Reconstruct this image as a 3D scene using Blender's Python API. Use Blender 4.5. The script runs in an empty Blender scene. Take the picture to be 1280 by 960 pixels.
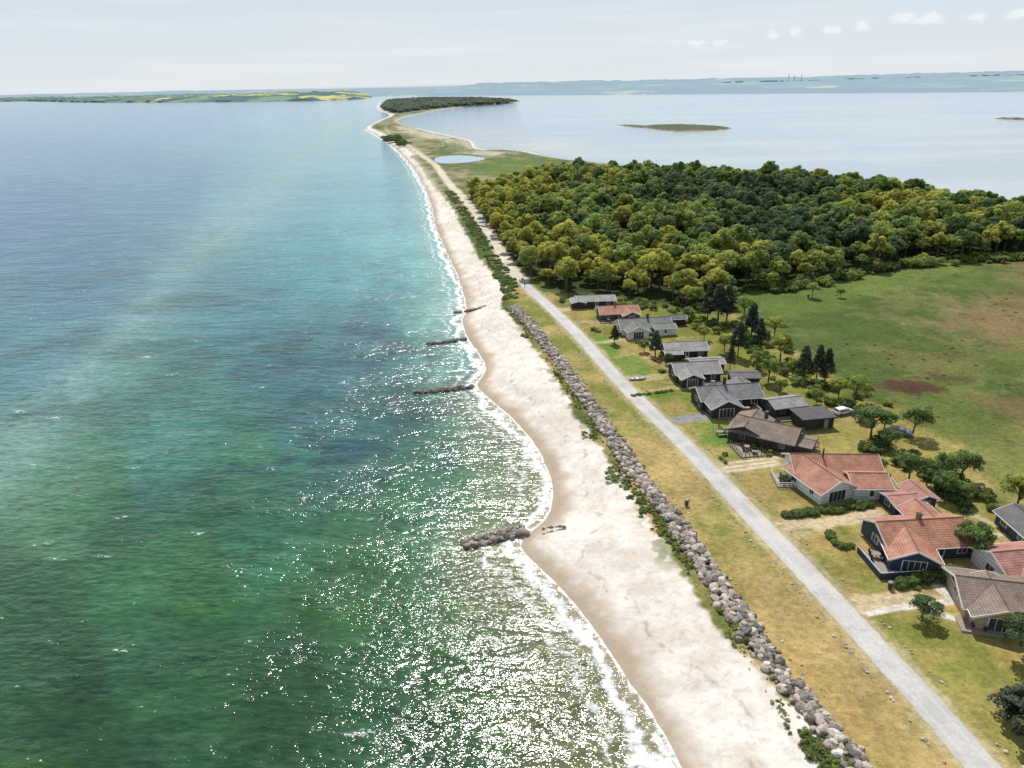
import bpy, math, random
import numpy as np
from mathutils import Vector, Matrix
random.seed(7); rng=np.random.default_rng(7)
S=bpy.context.scene
# ------------------------------------------------------------------ camera
H=62.0; F=900.0; TH=math.radians(22.7); RO=math.radians(1.34)
R0=np.array([1,0,0.]);FW=np.array([0,math.cos(TH),-math.sin(TH)]);U0=np.array([0,math.sin(TH),math.cos(TH)])
RV=math.cos(RO)*R0-math.sin(RO)*U0; UV_=math.sin(RO)*R0+math.cos(RO)*U0
cd=bpy.data.cameras.new("camera");cam=bpy.data.objects.new("camera",cd);S.collection.objects.link(cam)
cd.sensor_width=36;cd.lens=F/1280*36;cd.clip_end=200000;cd.clip_start=1
cam.matrix_world=Matrix(((RV[0],UV_[0],-FW[0],0),(RV[1],UV_[1],-FW[1],0),(RV[2],UV_[2],-FW[2],H),(0,0,0,1)))
S.camera=cam
def G(x,y,z=0.0):
    """survey helper: ground coordinate (metres) of a traced point lying at height z"""
    d=(x-640)/F*RV+(480-y)/F*UV_+FW
    t=(z-H)/d[2]
    return (d[0]*t,d[1]*t)
def GS(l,z=0.0): return [G(a,b,z) for a,b in l]
LZ=2.0
# ------------------------------------------------------------------ numpy helpers
def lin(c): 
    c=np.array(c,float)/255.; return np.where(c<=.04045,c/12.92,((c+.055)/1.055)**2.4)
_T=rng.random((256,256))
def vn(x,y):
    xi=np.floor(x).astype(int);yi=np.floor(y).astype(int);fx=x-xi;fy=y-yi
    fx=fx*fx*(3-2*fx);fy=fy*fy*(3-2*fy)
    a=_T[xi&255,yi&255];b=_T[(xi+1)&255,yi&255];c=_T[xi&255,(yi+1)&255];d=_T[(xi+1)&255,(yi+1)&255]
    return (a*(1-fx)+b*fx)*(1-fy)+(c*(1-fx)+d*fx)*fy
def fbm(x,y,o=4):
    s=0;a=.5;t=0
    for i in range(o):
        s=s+a*vn(x+17.3*i,y-9.1*i);t+=a;x=x*2.03;y=y*2.03;a*=.55
    return s/t
def sst(a,b,x):
    t=np.clip((x-a)/(b-a),0,1);return t*t*(3-2*t)
def smooth(p,n=4,closed=False):
    p=[np.array(q,float) for q in p];o=[];m=len(p)
    for i in range(m if closed else m-1):
        if closed: a,b,c,d=p[(i-1)%m],p[i],p[(i+1)%m],p[(i+2)%m]
        else: a,b,c,d=p[max(i-1,0)],p[i],p[i+1],p[min(i+2,m-1)]
        for k in range(n):
            t=k/n;o.append(.5*(2*b+(c-a)*t+(2*a-5*b+4*c-d)*t*t+(3*b-a-3*c+d)*t**3))
    if not closed:o.append(p[-1])
    return o
def pdist(X,Y,pl,closed=False):
    D=np.full(X.shape,1e18);n=len(pl)
    for i in range(n if closed else n-1):
        a=pl[i];b=pl[(i+1)%n];dx=b[0]-a[0];dy=b[1]-a[1];L=dx*dx+dy*dy+1e-12
        t=np.clip(((X-a[0])*dx+(Y-a[1])*dy)/L,0,1)
        D=np.minimum(D,(X-a[0]-t*dx)**2+(Y-a[1]-t*dy)**2)
    return np.sqrt(D)
def inside(X,Y,pl):
    r=np.zeros(X.shape,bool);n=len(pl)
    for i in range(n):
        a=pl[i];b=pl[(i+1)%n]
        if a[1]==b[1]:continue
        c=((a[1]>Y)!=(b[1]>Y))&(X<(b[0]-a[0])*(Y-a[1])/(b[1]-a[1])+a[0])
        r^=c
    return r
def sdf(X,Y,pl):
    d=pdist(X,Y,pl,True);return np.where(inside(X,Y,pl),d,-d)
# ------------------------------------------------------------------ materials
def newmat(name):
    m=bpy.data.materials.new(name);m.use_nodes=True;nt=m.node_tree;return m,nt,nt.nodes,nt.links,nt.nodes['Principled BSDF']
def ND(nt,t,**k):
    n=nt.nodes.new(t)
    for a,b in k.items():setattr(n,a,b)
    return n
def mixc(nt,fac,a,b,bt='MIX'):
    n=nt.nodes.new('ShaderNodeMix');n.data_type='RGBA';n.blend_type=bt
    for s,v in((0,fac),(6,a),(7,b)):
        if isinstance(v,bpy.types.NodeSocket):nt.links.new(v,n.inputs[s])
        else:n.inputs[s].default_value=(v if s==0 else (*v,1) if len(v)==3 else v)
    return n.outputs[2]
def mth(nt,op,a,b=None,c=None):
    n=nt.nodes.new('ShaderNodeMath');n.operation=op
    for s,v in((0,a),(1,b),(2,c)):
        if v is None:continue
        if isinstance(v,bpy.types.NodeSocket):nt.links.new(v,n.inputs[s])
        else:n.inputs[s].default_value=v
    return n.outputs[0]
def mrange(nt,v,a,b,c,d,sm=True):
    n=nt.nodes.new('ShaderNodeMapRange');n.interpolation_type='SMOOTHSTEP' if sm else 'LINEAR'
    nt.links.new(v,n.inputs[0])
    for i,q in enumerate((a,b,c,d)):n.inputs[i+1].default_value=q
    return n.outputs[0]
def noise(nt,vec,scale,detail=3,rough=.5):
    n=nt.nodes.new('ShaderNodeTexNoise');n.inputs['Scale'].default_value=scale;n.inputs['Detail'].default_value=detail;n.inputs['Roughness'].default_value=rough
    if vec is not None:nt.links.new(vec,n.inputs['Vector'])
    return n.outputs[0]
def scalecol(nt,col,f):
    v=nt.nodes.new('ShaderNodeVectorMath');v.operation='SCALE'
    nt.links.new(col,v.inputs[0]);
    if isinstance(f,bpy.types.NodeSocket):nt.links.new(f,v.inputs['Scale'])
    else:v.inputs['Scale'].default_value=f
    return v.outputs[0]
def simple(name,col,rough=.8,var=.25,scale=2.0,bump=0.,metal=0,coord='Object'):
    m,nt,N,L,B=newmat(name)
    tc=ND(nt,'ShaderNodeTexCoord').outputs[coord]
    nz=noise(nt,tc,scale,4,.6)
    rgb=ND(nt,'ShaderNodeRGB');rgb.outputs[0].default_value=(*col,1)
    L.new(scalecol(nt,rgb.outputs[0],mrange(nt,nz,.3,.7,1-var,1+var,False)),B.inputs['Base Color']);B.inputs['Roughness'].default_value=rough;B.inputs['Metallic'].default_value=metal
    if bump:
        b=ND(nt,'ShaderNodeBump');b.inputs['Distance'].default_value=bump;L.new(nz,b.inputs['Height']);L.new(b.outputs[0],B.inputs['Normal'])
    return m
# ------------------------------------------------------------------ mesh helpers
def link(o,parent=None):
    S.collection.objects.link(o)
    if parent:o.parent=parent
    return o
def np_mesh(name,V,Fq,mats=(),smooth_=False):
    me=bpy.data.meshes.new(name);V=np.asarray(V,np.float32);Fq=np.asarray(Fq,np.int32);k=Fq.shape[1]
    me.vertices.add(len(V));me.vertices.foreach_set('co',V.ravel())
    me.loops.add(Fq.size);me.loops.foreach_set('vertex_index',Fq.ravel())
    me.polygons.add(len(Fq));me.polygons.foreach_set('loop_start',np.arange(0,Fq.size,k,dtype=np.int32))
    me.polygons.foreach_set('use_smooth',np.full(len(Fq),smooth_))
    for m in mats:me.materials.append(m)
    me.update(calc_edges=True);return me
def fattr(me,name,a):
    at=me.attributes.new(name,'FLOAT','POINT');at.data.foreach_set('value',np.asarray(a,np.float32).ravel())
def cattr(me,name,a):
    at=me.attributes.new(name,'FLOAT_COLOR','POINT');a=np.concatenate([a,np.ones((len(a),1))],1);at.data.foreach_set('color',np.asarray(a,np.float32).ravel())
def gridfaces(r,c):
    i=np.arange(r*c).reshape(r,c);return np.stack([i[:-1,:-1],i[:-1,1:],i[1:,1:],i[1:,:-1]],-1).reshape(-1,4)
class MB:
    """collects geometry per part; each part becomes a child object"""
    def __init__(s):s.p={}
    def part(s,name,mat):
        if name not in s.p:s.p[name]=dict(v=[],f=[],uv=[],m=mat)
        return s.p[name]
    def add(s,name,mat,verts,faces,uvs=None):
        p=s.part(name,mat);o=len(p['v']);p['v']+=[tuple(v) for v in verts];
        for i,f in enumerate(faces):
            p['f'].append(tuple(o+j for j in f));p['uv'].append(uvs[i] if uvs else [(0,0)]*len(f))
    def box(s,name,mat,c,d,M=None,rz=0):
        x,y,z=[q/2 for q in d];vs=[Vector((a*x,b*y,e*z)) for e in(-1,1) for a,b in((-1,-1),(1,-1),(1,1),(-1,1))]
        Rm=Matrix.Translation(c)@Matrix.Rotation(rz,4,'Z')
        if M:Rm=M@Rm
        s.add(name,mat,[Rm@v for v in vs],[(3,2,1,0),(4,5,6,7),(0,1,5,4),(1,2,6,5),(2,3,7,6),(3,0,4,7)])
    def cyl(s,name,mat,a,b,r1,r2,n=8):
        a=Vector(a);b=Vector(b);q=(b-a).to_track_quat('Z','Y')
        vs=[]
        for p,r in((a,r1),(b,r2)):
            for i in range(n):vs.append(p+q@Vector((r*math.cos(2*math.pi*i/n),r*math.sin(2*math.pi*i/n),0)))
        s.add(name,mat,vs,[(i,(i+1)%n,n+(i+1)%n,n+i) for i in range(n)]+[tuple(range(n-1,-1,-1)),tuple(range(n,2*n))])
    def build(s,name,loc,rz=0,single=False,scale=1.):
        if single: root=None
        else:
            root=bpy.data.objects.new(name,None);root.location=loc;root.rotation_euler=(0,0,rz);root.empty_display_size=.5;root.scale=(scale,)*3;link(root)
        for k,p in s.p.items():
            me=bpy.data.meshes.new(k);me.from_pydata(p['v'],[],p['f']);me.materials.append(p['m'])
            ul=me.uv_layers.new(name='UVMap');fl=[c for u in p['uv'] for c in u]
            ul.data.foreach_set('uv',np.array(fl,np.float32).ravel())
            me.update();o=bpy.data.objects.new(name if single else k,me);link(o,root)
            if single:o.location=loc;o.rotation_euler=(0,0,rz);root=o
        return root
# ------------------------------------------------------------------ traced outlines (metres)
west=[(870,1000),(850,960),(830,915),(790,855),(745,790),(700,735),(668,703),(652,683),(660,668),(682,650),(691,622),(686,588),(666,552),(640,523),(612,498),(597,481),(608,462),(600,443),(586,424),(578,403),(583,385),(575,352),(557,312),(544,280),(535,243),(514,207),(490,182),(467,167),(456,160),(470,152),(487,144),(474,138),(472,131),(482,125),(520,122),(580,121),(635,123),(655,127)]
east=[(600,132),(560,136),(527,142),(498,150),(512,158),(560,170),(585,176),(596,187),(650,189),(685,196),(720,201),(760,205),(900,219),(1000,224),(1150,241),(1280,263),(1500,300)]
W=GS(west);E=GS(east)
Wc=smooth([(W[0][0]+60,W[0][1]-170),(W[0][0]+32,W[0][1]-90)]+W,4);Ec=smooth(E,3)
land=[tuple(p) for p in Wc+Ec]+[(1500,250),(3000,150),(3000,-300),(140,-300)]
landcoast=[tuple(p) for p in Wc+Ec]
inner=[(1140,1045),(1062,965),(1000,900),(940,833),(888,765),(852,715),(817,662),(778,600),(738,540),(700,485),(668,437),(645,402),(628,380),(628,362),(607,332),(588,302),(572,272),(558,248),(538,226),(522,202),(502,187),(484,174),(472,166)]
IN=smooth([(x+70,y-180) for x,y in [G(1140,1045,LZ)]]+GS(inner,LZ),4)
k0=[i for i,p in enumerate(Wc) if abs(p[0]-W[28][0])<1e-6 and abs(p[1]-W[28][1])<1e-6][0]
sandpoly=[tuple(p) for p in IN]+[(p[0]-8,p[1]) for p in reversed(Wc[:k0+1])]
rockline=smooth(GS([(1125,1020),(1064,950),(1012,888),(958,822),(914,757),(880,706),(845,655),(800,598),(764,545),(726,490),(690,440),(662,405),(642,384)],LZ),4)
roadl=smooth(GS([(1310,1050),(1222,952),(1165,886),(1100,815),(1000,707),(945,650),(900,602),(850,550),(780,482),(722,418),(685,382),(668,367),(652,352)],LZ),5)
trackl=smooth(GS([(652,352),(634,330),(617,300),(598,272),(575,243),(560,228),(545,207),(530,196),(514,184),(500,176),(488,168),(482,160),(487,152),(492,146)],LZ),4)
forestp=GS([(584,246),(640,234),(700,222),(800,222),(900,226),(1000,232),(1100,245),(1200,259),(1300,277),(1500,312),(1500,345),(1300,320),(1200,325),(1120,330),(1060,344),(1010,357),(960,364),(900,376),(860,384),(800,374),(740,368),(700,367),(668,352),(640,325),(612,290)],LZ)
# ------------------------------------------------------------------ grids
dep=np.radians(np.arange(76,4,-.09));rows=list(62/np.tan(dep))
rows=[-250,-120,-50,-20,0,8]+rows
y=rows[-1]
while y<5200:y*=1.015;rows.append(y)
rows=np.array(rows)
def mkgrid(rows,s):
    Yg=np.repeat(rows[:,None],len(s),1);Xg=(np.maximum(Yg,15)+20)*s[None,:];return Xg,Yg
# ---- land
s=np.concatenate([np.linspace(-.5,1.15,860),np.linspace(1.16,2.6,60)])
Xg,Yg=mkgrid(rows,s);X=Xg.ravel();Y=Yg.ravel()
dshore=np.where(inside(X,Y,land),1,-1)*pdist(X,Y,landcoast)
isl=[smooth(GS([(800,158),(850,156),(900,158),(915,161),(880,164),(835,164)]),3,True),smooth(GS([(1238,147.5),(1290,148.5),(1290,150),(1255,149.3)]),3,True),smooth(GS([(770,156),(800,157),(835,160),(800,160)]),3,True)]
disl=np.full(X.shape,-1e9)
for p in isl:disl=np.maximum(disl,sdf(X,Y,p))
ds=np.maximum(dshore,disl)
wob=(fbm(X*.25,Y*.25)-.5)*2.0*np.clip(Y/400,.3,1.2)
ds=ds+wob
Z=np.where(ds>0,LZ*sst(-2,14,ds)-LZ*sst(-2,14,0*ds),np.maximum(ds*.08,-1.5))
Z=np.where(ds>14,LZ-LZ*sst(-2,14,0.0),Z);Z=np.where(ds>0,Z*LZ/(LZ-LZ*sst(-2,14,0.)),Z)
def rampc(t,a,b):return a[None]*(1-t[:,None])+b[None]*t[:,None]
n1=fbm(X*.02,Y*.02);n2=fbm(X*.09+50,Y*.09);n3=fbm(X*.45,Y*.45+9,3)
gA=lin((80,98,46));gB=lin((126,128,70));C=rampc(np.clip((n1-.5)*2.8+.45+(n2-.5)*1.5+(n3-.5)*1.0,0,1),gA,gB)
def put(mask,col):
    global C
    col=np.asarray(col)
    if col.ndim==1:col=col[None]
    C=C*(1-mask[:,None])+col*mask[:,None]
def paint(poly,col,soft=1.5,nz=2.0,amt=1.,z=LZ,sm=True):
    P=GS(poly,z)
    if sm:P=smooth(P,3,True)
    xs=[p[0] for p in P];ys=[p[1] for p in P];b=(X>min(xs)-soft-nz-2)&(X<max(xs)+soft+nz+2)&(Y>min(ys)-soft-nz-2)&(Y<max(ys)+soft+nz+2)
    m=np.zeros(X.shape);xx=X[b];yy=Y[b]
    d=sdf(xx,yy,P)+(n3[b]-.5)*2*nz+(n2[b]-.5)*nz*2
    m[b]=sst(-soft,soft,d)*amt;put(m,lin(col))
def stroke(pl,w,col,soft=.3,nz=.4,amt=1.,z=LZ):
    P=GS(pl,z);xs=[p[0] for p in P];ys=[p[1] for p in P];b=(X>min(xs)-w-3)&(X<max(xs)+w+3)&(Y>min(ys)-w-3)&(Y<max(ys)+w+3)
    m=np.zeros(X.shape);d=w/2-pdist(X[b],Y[b],P)+(n3[b]-.5)*2*nz
    m[b]=sst(-soft,soft,d)*amt;put(m,lin(col))
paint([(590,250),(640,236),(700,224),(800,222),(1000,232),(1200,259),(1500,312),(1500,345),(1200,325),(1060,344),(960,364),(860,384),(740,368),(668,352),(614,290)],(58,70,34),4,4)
# meadow patches
paint([(930,365),(1060,345),(1200,330),(1180,345),(1000,400),(950,390)],(106,126,56),6,8,.6)
paint([(1040,420),(1180,400),(1290,440),(1290,470),(1180,460),(1060,450)],(86,104,48),6,9,.6)
paint([(1180,340),(1290,330),(1290,365),(1220,372)],(98,116,52),6,9,.6)
paint([(1190,385),(1290,372),(1330,400),(1290,430),(1220,425)],(136,114,82),8,9,.8)
paint([(1120,440),(1200,436),(1230,452),(1160,462)],(118,106,68),6,9,.5)
paint([(1225,498),(1290,490),(1310,530),(1260,525)],(124,100,72),4,6,.7)
paint([(1150,500),(1220,505),(1260,540),(1200,545)],(92,110,48),4,6,.6)
paint([(1080,372),(1130,365),(1180,378),(1110,400)],(130,126,76),6,9,.5)
paint([(1250,330),(1330,320),(1330,360),(1270,350)],(126,110,74),6,9,.8)
paint([(1090,476),(1130,474),(1165,480),(1170,486),(1130,489),(1092,486)],(84,60,46),1.5,4,.95)
paint([(1160,468),(1200,470),(1215,476),(1180,480)],(90,72,50),1.5,4,.7)
rust=sst(.6,.72,fbm(X*.012+33,Y*.035+4))*sst(60,120,X-Y*.25)*(Y<420)*(Y>140);put(rust*.5,lin((126,108,70)))
# settlement lawns and road-side strip
sett=[(1420,1100),(1060,965),(1000,900),(940,833),(888,765),(852,715),(817,662),(778,600),(738,540),(700,485),(668,437),(645,402),(632,380),(640,362),(680,365),(740,372),(800,376),(870,385),(930,395),(980,430),(1060,480),(1150,540),(1230,590),(1290,650),(1500,800)]
b0=sst(-3,3,sdf(X,Y,GS(sett,LZ))+(n2-.5)*14)
dry=np.clip((n1-.5)*3.2+.6+(n2-.5)*2.8+(n3-.5)*1.3,0,1)
put(b0,rampc(dry,lin((122,128,60)),lin((180,156,100))))
strip=sst(0,2,-(pdist(X,Y,roadl)-9)+(n3-.5)*4)*b0
put(strip*.6,rampc(np.clip(dry,0,1),lin((136,136,68)),lin((182,160,108))))
for q in [[(715,425),(755,420),(775,440),(740,450)],[(755,455),(795,445),(815,470),(775,476)],[(790,489),(835,486),(850,492),(820,499)],[(850,540),(890,528),(925,540),(905,560)]]:
    paint(q,(98,134,54),.8,1.0,.75)
for q in [[(1010,545),(1060,530),(1110,560),(1100,590),(1060,570)],[(1110,500),(1160,550),(1220,600),(1250,650),(1190,640),(1120,580)],[(920,580),(960,576),(975,592),(930,598)],[(1080,770),(1180,775),(1290,850),(1290,960),(1240,930),(1150,850)],[(1010,670),(1080,690),(1160,705),(1130,745),(1050,735),(1000,690)],[(880,410),(960,440),(1040,490),(980,480),(900,440)]]:
    paint(q,(130,134,58),2.5,3,.55)
for q in [[(1010,660),(1060,672),(1100,720),(1060,740),(1010,700)],[(905,600),(960,590),(1030,640),(970,650)],[(840,530),(880,540),(870,560),(850,550)],[(690,405),(760,402),(770,412),(710,418)],[(1090,590),(1140,590),(1150,605),(1100,612)],[(700,385),(730,380),(745,398),(700,400)],[(800,500),(860,500),(860,518),(820,515)],[(985,840),(1040,900),(1100,960),(1150,960),(1060,870),(1000,810)],[(1100,790),(1160,800),(1200,850),(1140,830)]]:
    paint(q,(182,154,98),2.0,3,.6)
# driveways and paths
stroke([(838,526),(872,522),(912,517),(935,512)],3.0,(150,150,150),.2,.2)
stroke([(690,388),(712,386),(725,382)],3,(196,178,146),.4,.6)
stroke([(700,402),(730,403),(770,402)],2.2,(188,168,132),.4,.8,.8)
stroke([(735,430),(780,424),(800,418)],1.6,(190,172,138),.4,.5,.8)
stroke([(785,474),(840,470)],3.2,(186,166,120),.5,.8,.8)
stroke([(808,489),(850,484),(870,486)],1.8,(186,166,120),.4,.6,.8)
stroke([(888,587),(972,577)],4.6,(176,158,112),.8,1,.6)
for dy in(-5.5,0,5.5):stroke([(888,587+dy),(935,581+dy*.9),(972,576+dy*.8)],.8,(212,198,170),.2,.15)
stroke([(965,657),(1010,655),(1060,650),(1095,640)],2.4,(205,185,150),.4,.5)
paint([(955,655),(985,652),(985,670),(972,672)],(196,178,140),.5,.8,.9)
stroke([(985,676),(1020,662),(1050,655)],1.4,(200,180,140),.5,.8,.7)
paint([(1045,750),(1110,738),(1160,742),(1195,752),(1150,757),(1110,762),(1066,768)],(206,184,148),.5,.6,.95)
stroke([(1066,771),(1120,760),(1190,752)],1.0,(226,216,200),.15,.1)
stroke([(1150,757),(1190,772)],1.2,(222,212,196),.15,.1)
stroke([(1168,730),(1192,750)],1.4,(222,212,196),.15,.1)
stroke([(1192,615),(1210,640),(1240,655)],1.0,(200,190,160),.3,.3,.8)
stroke([(1205,668),(1260,668)],1.0,(210,200,180),.3,.3,.8)
dr=pdist(X,Y,roadl);put(sst(3.0,2.0,dr+(n3-.5)*1.6)*.8,lin((188,172,132)))
dt=pdist(X,Y,trackl)
# spit interior
spit=sst(330,520,Y-X*.9)
n4=fbm(X*.02+7,Y*.006,4)
olive=rampc(np.clip((n2-.5)*3+.45+(n4-.5)*2.4,0,1),lin((98,110,66)),lin((168,154,118)))
put(spit*(1-sst(-6,6,sdf(X,Y,forestp)))*.9,olive)
paint([(600,207),(640,198),(690,203),(700,214),(650,222),(605,220)],(98,122,54),8,8,.8)
for q in [[(540,166),(575,174),(600,187),(640,190),(600,194),(560,180)],[(500,158),(530,164),(555,172),(530,172),(508,166)]]:paint(q,(206,196,174),10,14,.75)
paint([(565,180),(600,184),(590,190),(565,187)],(120,124,84),8,8,.8)
put(sst(3.4,1.8,dt+(n3-.5)*2)*sst(1500,500,Y),lin((220,208,186)))
# beach
dsd=sdf(X,Y,sandpoly)+(n3-.5)*3.0+(n2-.5)*2.5
sandm=sst(-.5,.5,dsd)
bayshore=sst(12,3,np.where(Y>420,dshore,99)+(n3-.5)*8)*.85
put(bayshore*(disl<-50),lin((200,188,164)))
put(sst(-14,2,disl)*1.0,lin((92,98,70)));put(sst(5,1,np.where(disl>-14,np.abs(disl),99))*.5,lin((150,148,130)))
sand=rampc(np.clip((n3-.5)*2.2+.5+(n2-.5)*1.6,0,1),lin((221,209,194)),lin((241,232,220)))
wshore=sst(14,8,np.where(Y>700,pdist(X,Y,Wc),99)+(n3-.5)*6);put(wshore,sand)
put(sandm,sand)
fr=sandm*sst(5,0,dsd)*sst(.54,.64,n3)*sst(.42,.58,fbm(X*.06+8,Y*.06));put(fr*.8,lin((116,126,62)))
ww=ds
put(sst(4.2,.4,ww+(n3-.5)*1.2+(n2-.5)*3)*(Y<1500)*.85,lin((172,152,126)))
dl=np.abs(ww-6.5-(n2-.5)*9);put(sst(.45,.1,dl)*sst(.46,.6,fbm(X*1.2,Y*1.2,3))*.38*sandm,lin((120,104,82)))
foot=sst(.62,.7,fbm(X*1.6+4,Y*1.6,3))*sandm*sst(2,5,ww)*.22*(Y<260);put(foot,lin((150,136,116)))
pond=smooth(GS([(545,197),(575,194),(607,198),(585,203),(550,204)],LZ),3,True);dp=sdf(X,Y,pond)+(n3-.5)*6
Z=np.where(dp>0,np.minimum(Z,LZ-.02),Z)
pen=sst(1500,1900,Y);put(pen*.8*sst(10,40,ds),lin((104,122,78)))
hz=sst(600,5000,Y)*.5;C=C*(1-hz[:,None])+lin((160,180,190))[None]*hz[:,None]  # aerial haze painted into the ground colour, growing with distance
V=np.stack([X,Y,Z],1);Fc=gridfaces(len(rows),len(s))
zf=Z[Fc].max(1);Fc=Fc[zf>-1.4]
used=np.unique(Fc);rm=np.full(len(V),-1);rm[used]=np.arange(len(used));V=V[used];Fc=rm[Fc]
m,nt,N,L,B=newmat("ground_surface")
ca=ND(nt,'ShaderNodeAttribute',attribute_name='col');sa=ND(nt,'ShaderNodeAttribute',attribute_name='sand');geo=ND(nt,'ShaderNodeNewGeometry').outputs['Position']
na=noise(nt,geo,1.3,5,.65);nb=noise(nt,geo,.12,4,.6);nc=noise(nt,geo,6,3,.6)
f=mth(nt,'MULTIPLY',mrange(nt,na,.3,.7,.68,1.3,False),mrange(nt,nb,.3,.7,.8,1.18,False))
f=mth(nt,'MULTIPLY',f,mrange(nt,nc,.3,.7,.8,1.18,False))
fs=mrange(nt,na,.3,.7,.92,1.05,False)
fm=nt.nodes.new('ShaderNodeMix');L.new(sa.outputs['Fac'],fm.inputs[0]);L.new(f,fm.inputs[2]);L.new(fs,fm.inputs[3])
L.new(scalecol(nt,ca.outputs['Color'],mth(nt,'MULTIPLY',fm.outputs[0],.86)),B.inputs['Base Color']);B.inputs['Roughness'].default_value=.95;B.inputs['Specular IOR Level'].default_value=.12
hb=mth(nt,'ADD',na,mth(nt,'MULTIPLY',nb,2.))
bp=ND(nt,'ShaderNodeBump');bp.inputs['Distance'].default_value=.25;L.new(mrange(nt,sa.outputs['Fac'],0,1,.9,.5),bp.inputs['Strength']);L.new(hb,bp.inputs['Height']);L.new(bp.outputs[0],B.inputs['Normal'])
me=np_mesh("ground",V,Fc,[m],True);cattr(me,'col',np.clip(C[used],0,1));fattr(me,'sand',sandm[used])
link(bpy.data.objects.new("ground",me))
# ---- sea
dep=np.radians(np.arange(76,4,-.13));rows=[-400,-200,-80,-20,0,8]+list(62/np.tan(dep));y=rows[-1]
while y<90000:y*=1.013;rows.append(y)
rows=np.array(rows);s=np.concatenate([np.linspace(-2.6,-.96,50),np.linspace(-.95,.95,620),np.linspace(.96,2.6,50)])
Xg,Yg=mkgrid(rows,s);X=Xg.ravel();Y=Yg.ravel()
dsh=pdist(X,Y,landcoast);ins=inside(X,Y,land);dsh=np.where(ins,-dsh,dsh)
wob=(fbm(X*.25,Y*.25)-.5)*2.0*np.clip(Y/400,.3,1.2);dw=dsh-wob
cp=[(20,140,98,142,172),(200,150,94,142,176),(400,150,130,174,190),(20,200,78,126,160),(20,260,66,112,146),(200,230,74,128,154),(100,350,62,114,136),(30,450,72,124,132),(350,240,106,162,170),(450,200,124,178,186),(460,260,106,170,174),(505,320,110,176,172),(400,330,80,150,152),(300,380,66,124,130),(430,440,60,114,116),(480,520,56,98,96),(560,430,94,154,142),(360,480,58,108,108),(540,560,66,108,96),(200,520,76,130,114),(330,620,60,114,92),(500,640,60,106,80),(600,600,84,118,92),(60,620,80,122,98),(150,680,62,108,80),(60,760,60,96,66),(250,760,54,98,64),(450,760,58,98,66),(620,760,78,102,66),(100,900,50,80,48),(350,920,50,84,50),(560,900,62,92,58),(700,880,84,98,64),(760,940,92,102,68),(-300,200,66,112,150),(-300,600,62,108,100),(100,130,102,142,168),
(700,160,164,190,205),(600,130,160,185,200),(900,130,166,190,208),(1100,170,184,202,212),(900,190,182,202,208),(1250,200,186,198,202),(1250,120,164,188,208),(1500,180,166,188,206),(640,180,192,202,202)]  # bay points: pale sky reflection is painted into the base colour
def key(x,y):
    x=np.asarray(x,float);y=np.asarray(y,float);q=1/np.maximum(y+20,10.);return x*q*9.0,np.log(np.maximum(y+20,10))*2.6
cx=[];cc=[]
for a in cp:
    g=G(a[0],max(a[1],127),0);k=key(*g);cx.append((float(k[0]),float(k[1])))
    c=lin(a[2:]);lum=c.mean()
    if a[0]<640: c=np.clip(lum+(c-lum)*1.08,.004,1)
    if a[0]<800 and a[1]>550: c=c*np.array([1.1,1.05,.82])
    cc.append(c)
KX,KY=key(X,Y);wn=(fbm(KX*2,KY*2)-.5)*.6;KX2=KX+wn;KY2=KY+wn
num=np.zeros((len(X),3));den=np.zeros(len(X))
for (a,b),c in zip(cx,cc):
    w=1/((KX2-a)**2+(KY2-b)**2+.12)**2.2;num+=w[:,None]*c[None];den+=w
C=num/den[:,None]
bar=smooth(GS([(-120,660),(0,575),(60,515),(120,455),(180,385),(230,335),(310,260),(385,190),(430,150)]),4)
db=pdist(X,Y,bar)+(fbm(X*.02+1,Y*.02)-.5)*14;bw=4+Y*.022;nb_=fbm(KX*5,KY*7);bm=np.exp(-(db/bw)**2)*(.3+.8*nb_);put(np.clip(bm,0,1)*.5,lin((156,186,176)))
put(np.exp(-(db/(bw*2.6))**2)*.25,lin((130,176,168)))
wd=np.exp(-(pdist(X,Y,smooth(GS([(320,470),(430,420),(520,470),(560,545),(480,560),(380,560)]),3))/16)**2)
nw=fbm(X*.16+5,Y*.16,5);put(np.clip(wd*1.1,0,1)*sst(.42,.62,nw)*.7,lin((38,76,82)))
nw2=fbm(X*.05+90,Y*.05,5);put(sst(.52,.68,nw2)*sst(400,200,Y)*.4*(dw>6),lin((36,68,56)))
nw3=fbm(X*.5+3,Y*.5,3);put(sst(.6,.72,nw3)*sst(.45,.6,nw)*sst(230,120,Y)*.4,lin((32,54,44)))
west_side=(np.abs(dsh)<60)&(Y<800)&(X<200)
sh=sst(18,1,dw)*west_side;nearf=sst(200,110,Y)
put(sh*.6*(1-nearf),lin((150,192,178)));put(sh*.7*nearf,lin((132,130,98)))
put(sst(3.5,.2,dw)*.75*(Y<900),lin((180,168,142)))
bay=(X>60)&(Y>380);st=fbm(X*.004+3,Y*.018,4);put(sst(.5,.65,st)*.4*bay,lin((212,218,218)));put(sst(.5,.36,st)*.25*bay,lin((146,174,194)))
isb=sdf(X,Y,smooth(GS([(640,182),(690,178),(740,184),(700,187),(660,187)]),3,True));put(sst(-12,12,isb+(fbm(X*.03,Y*.03)-.5)*40)*.7,lin((220,210,192)))
for pl in [[(900,180),(980,178),(1060,186),(1000,192)],[(1060,190),(1180,196),(1120,206),(1070,200)],[(700,190),(800,188),(880,196),(780,198)]]:
    isb=sdf(X,Y,smooth(GS(pl),3,True));put(sst(-20,30,isb+(fbm(X*.02,Y*.02)-.5)*80)*.4,lin((220,216,206)))
calm=((X>30)&(Y>380)&~((X<500)&(Y>3000)&(X<Y*-.1))).astype(float)*sst(-40,60,X-(-0.12*Y+90))
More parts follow.
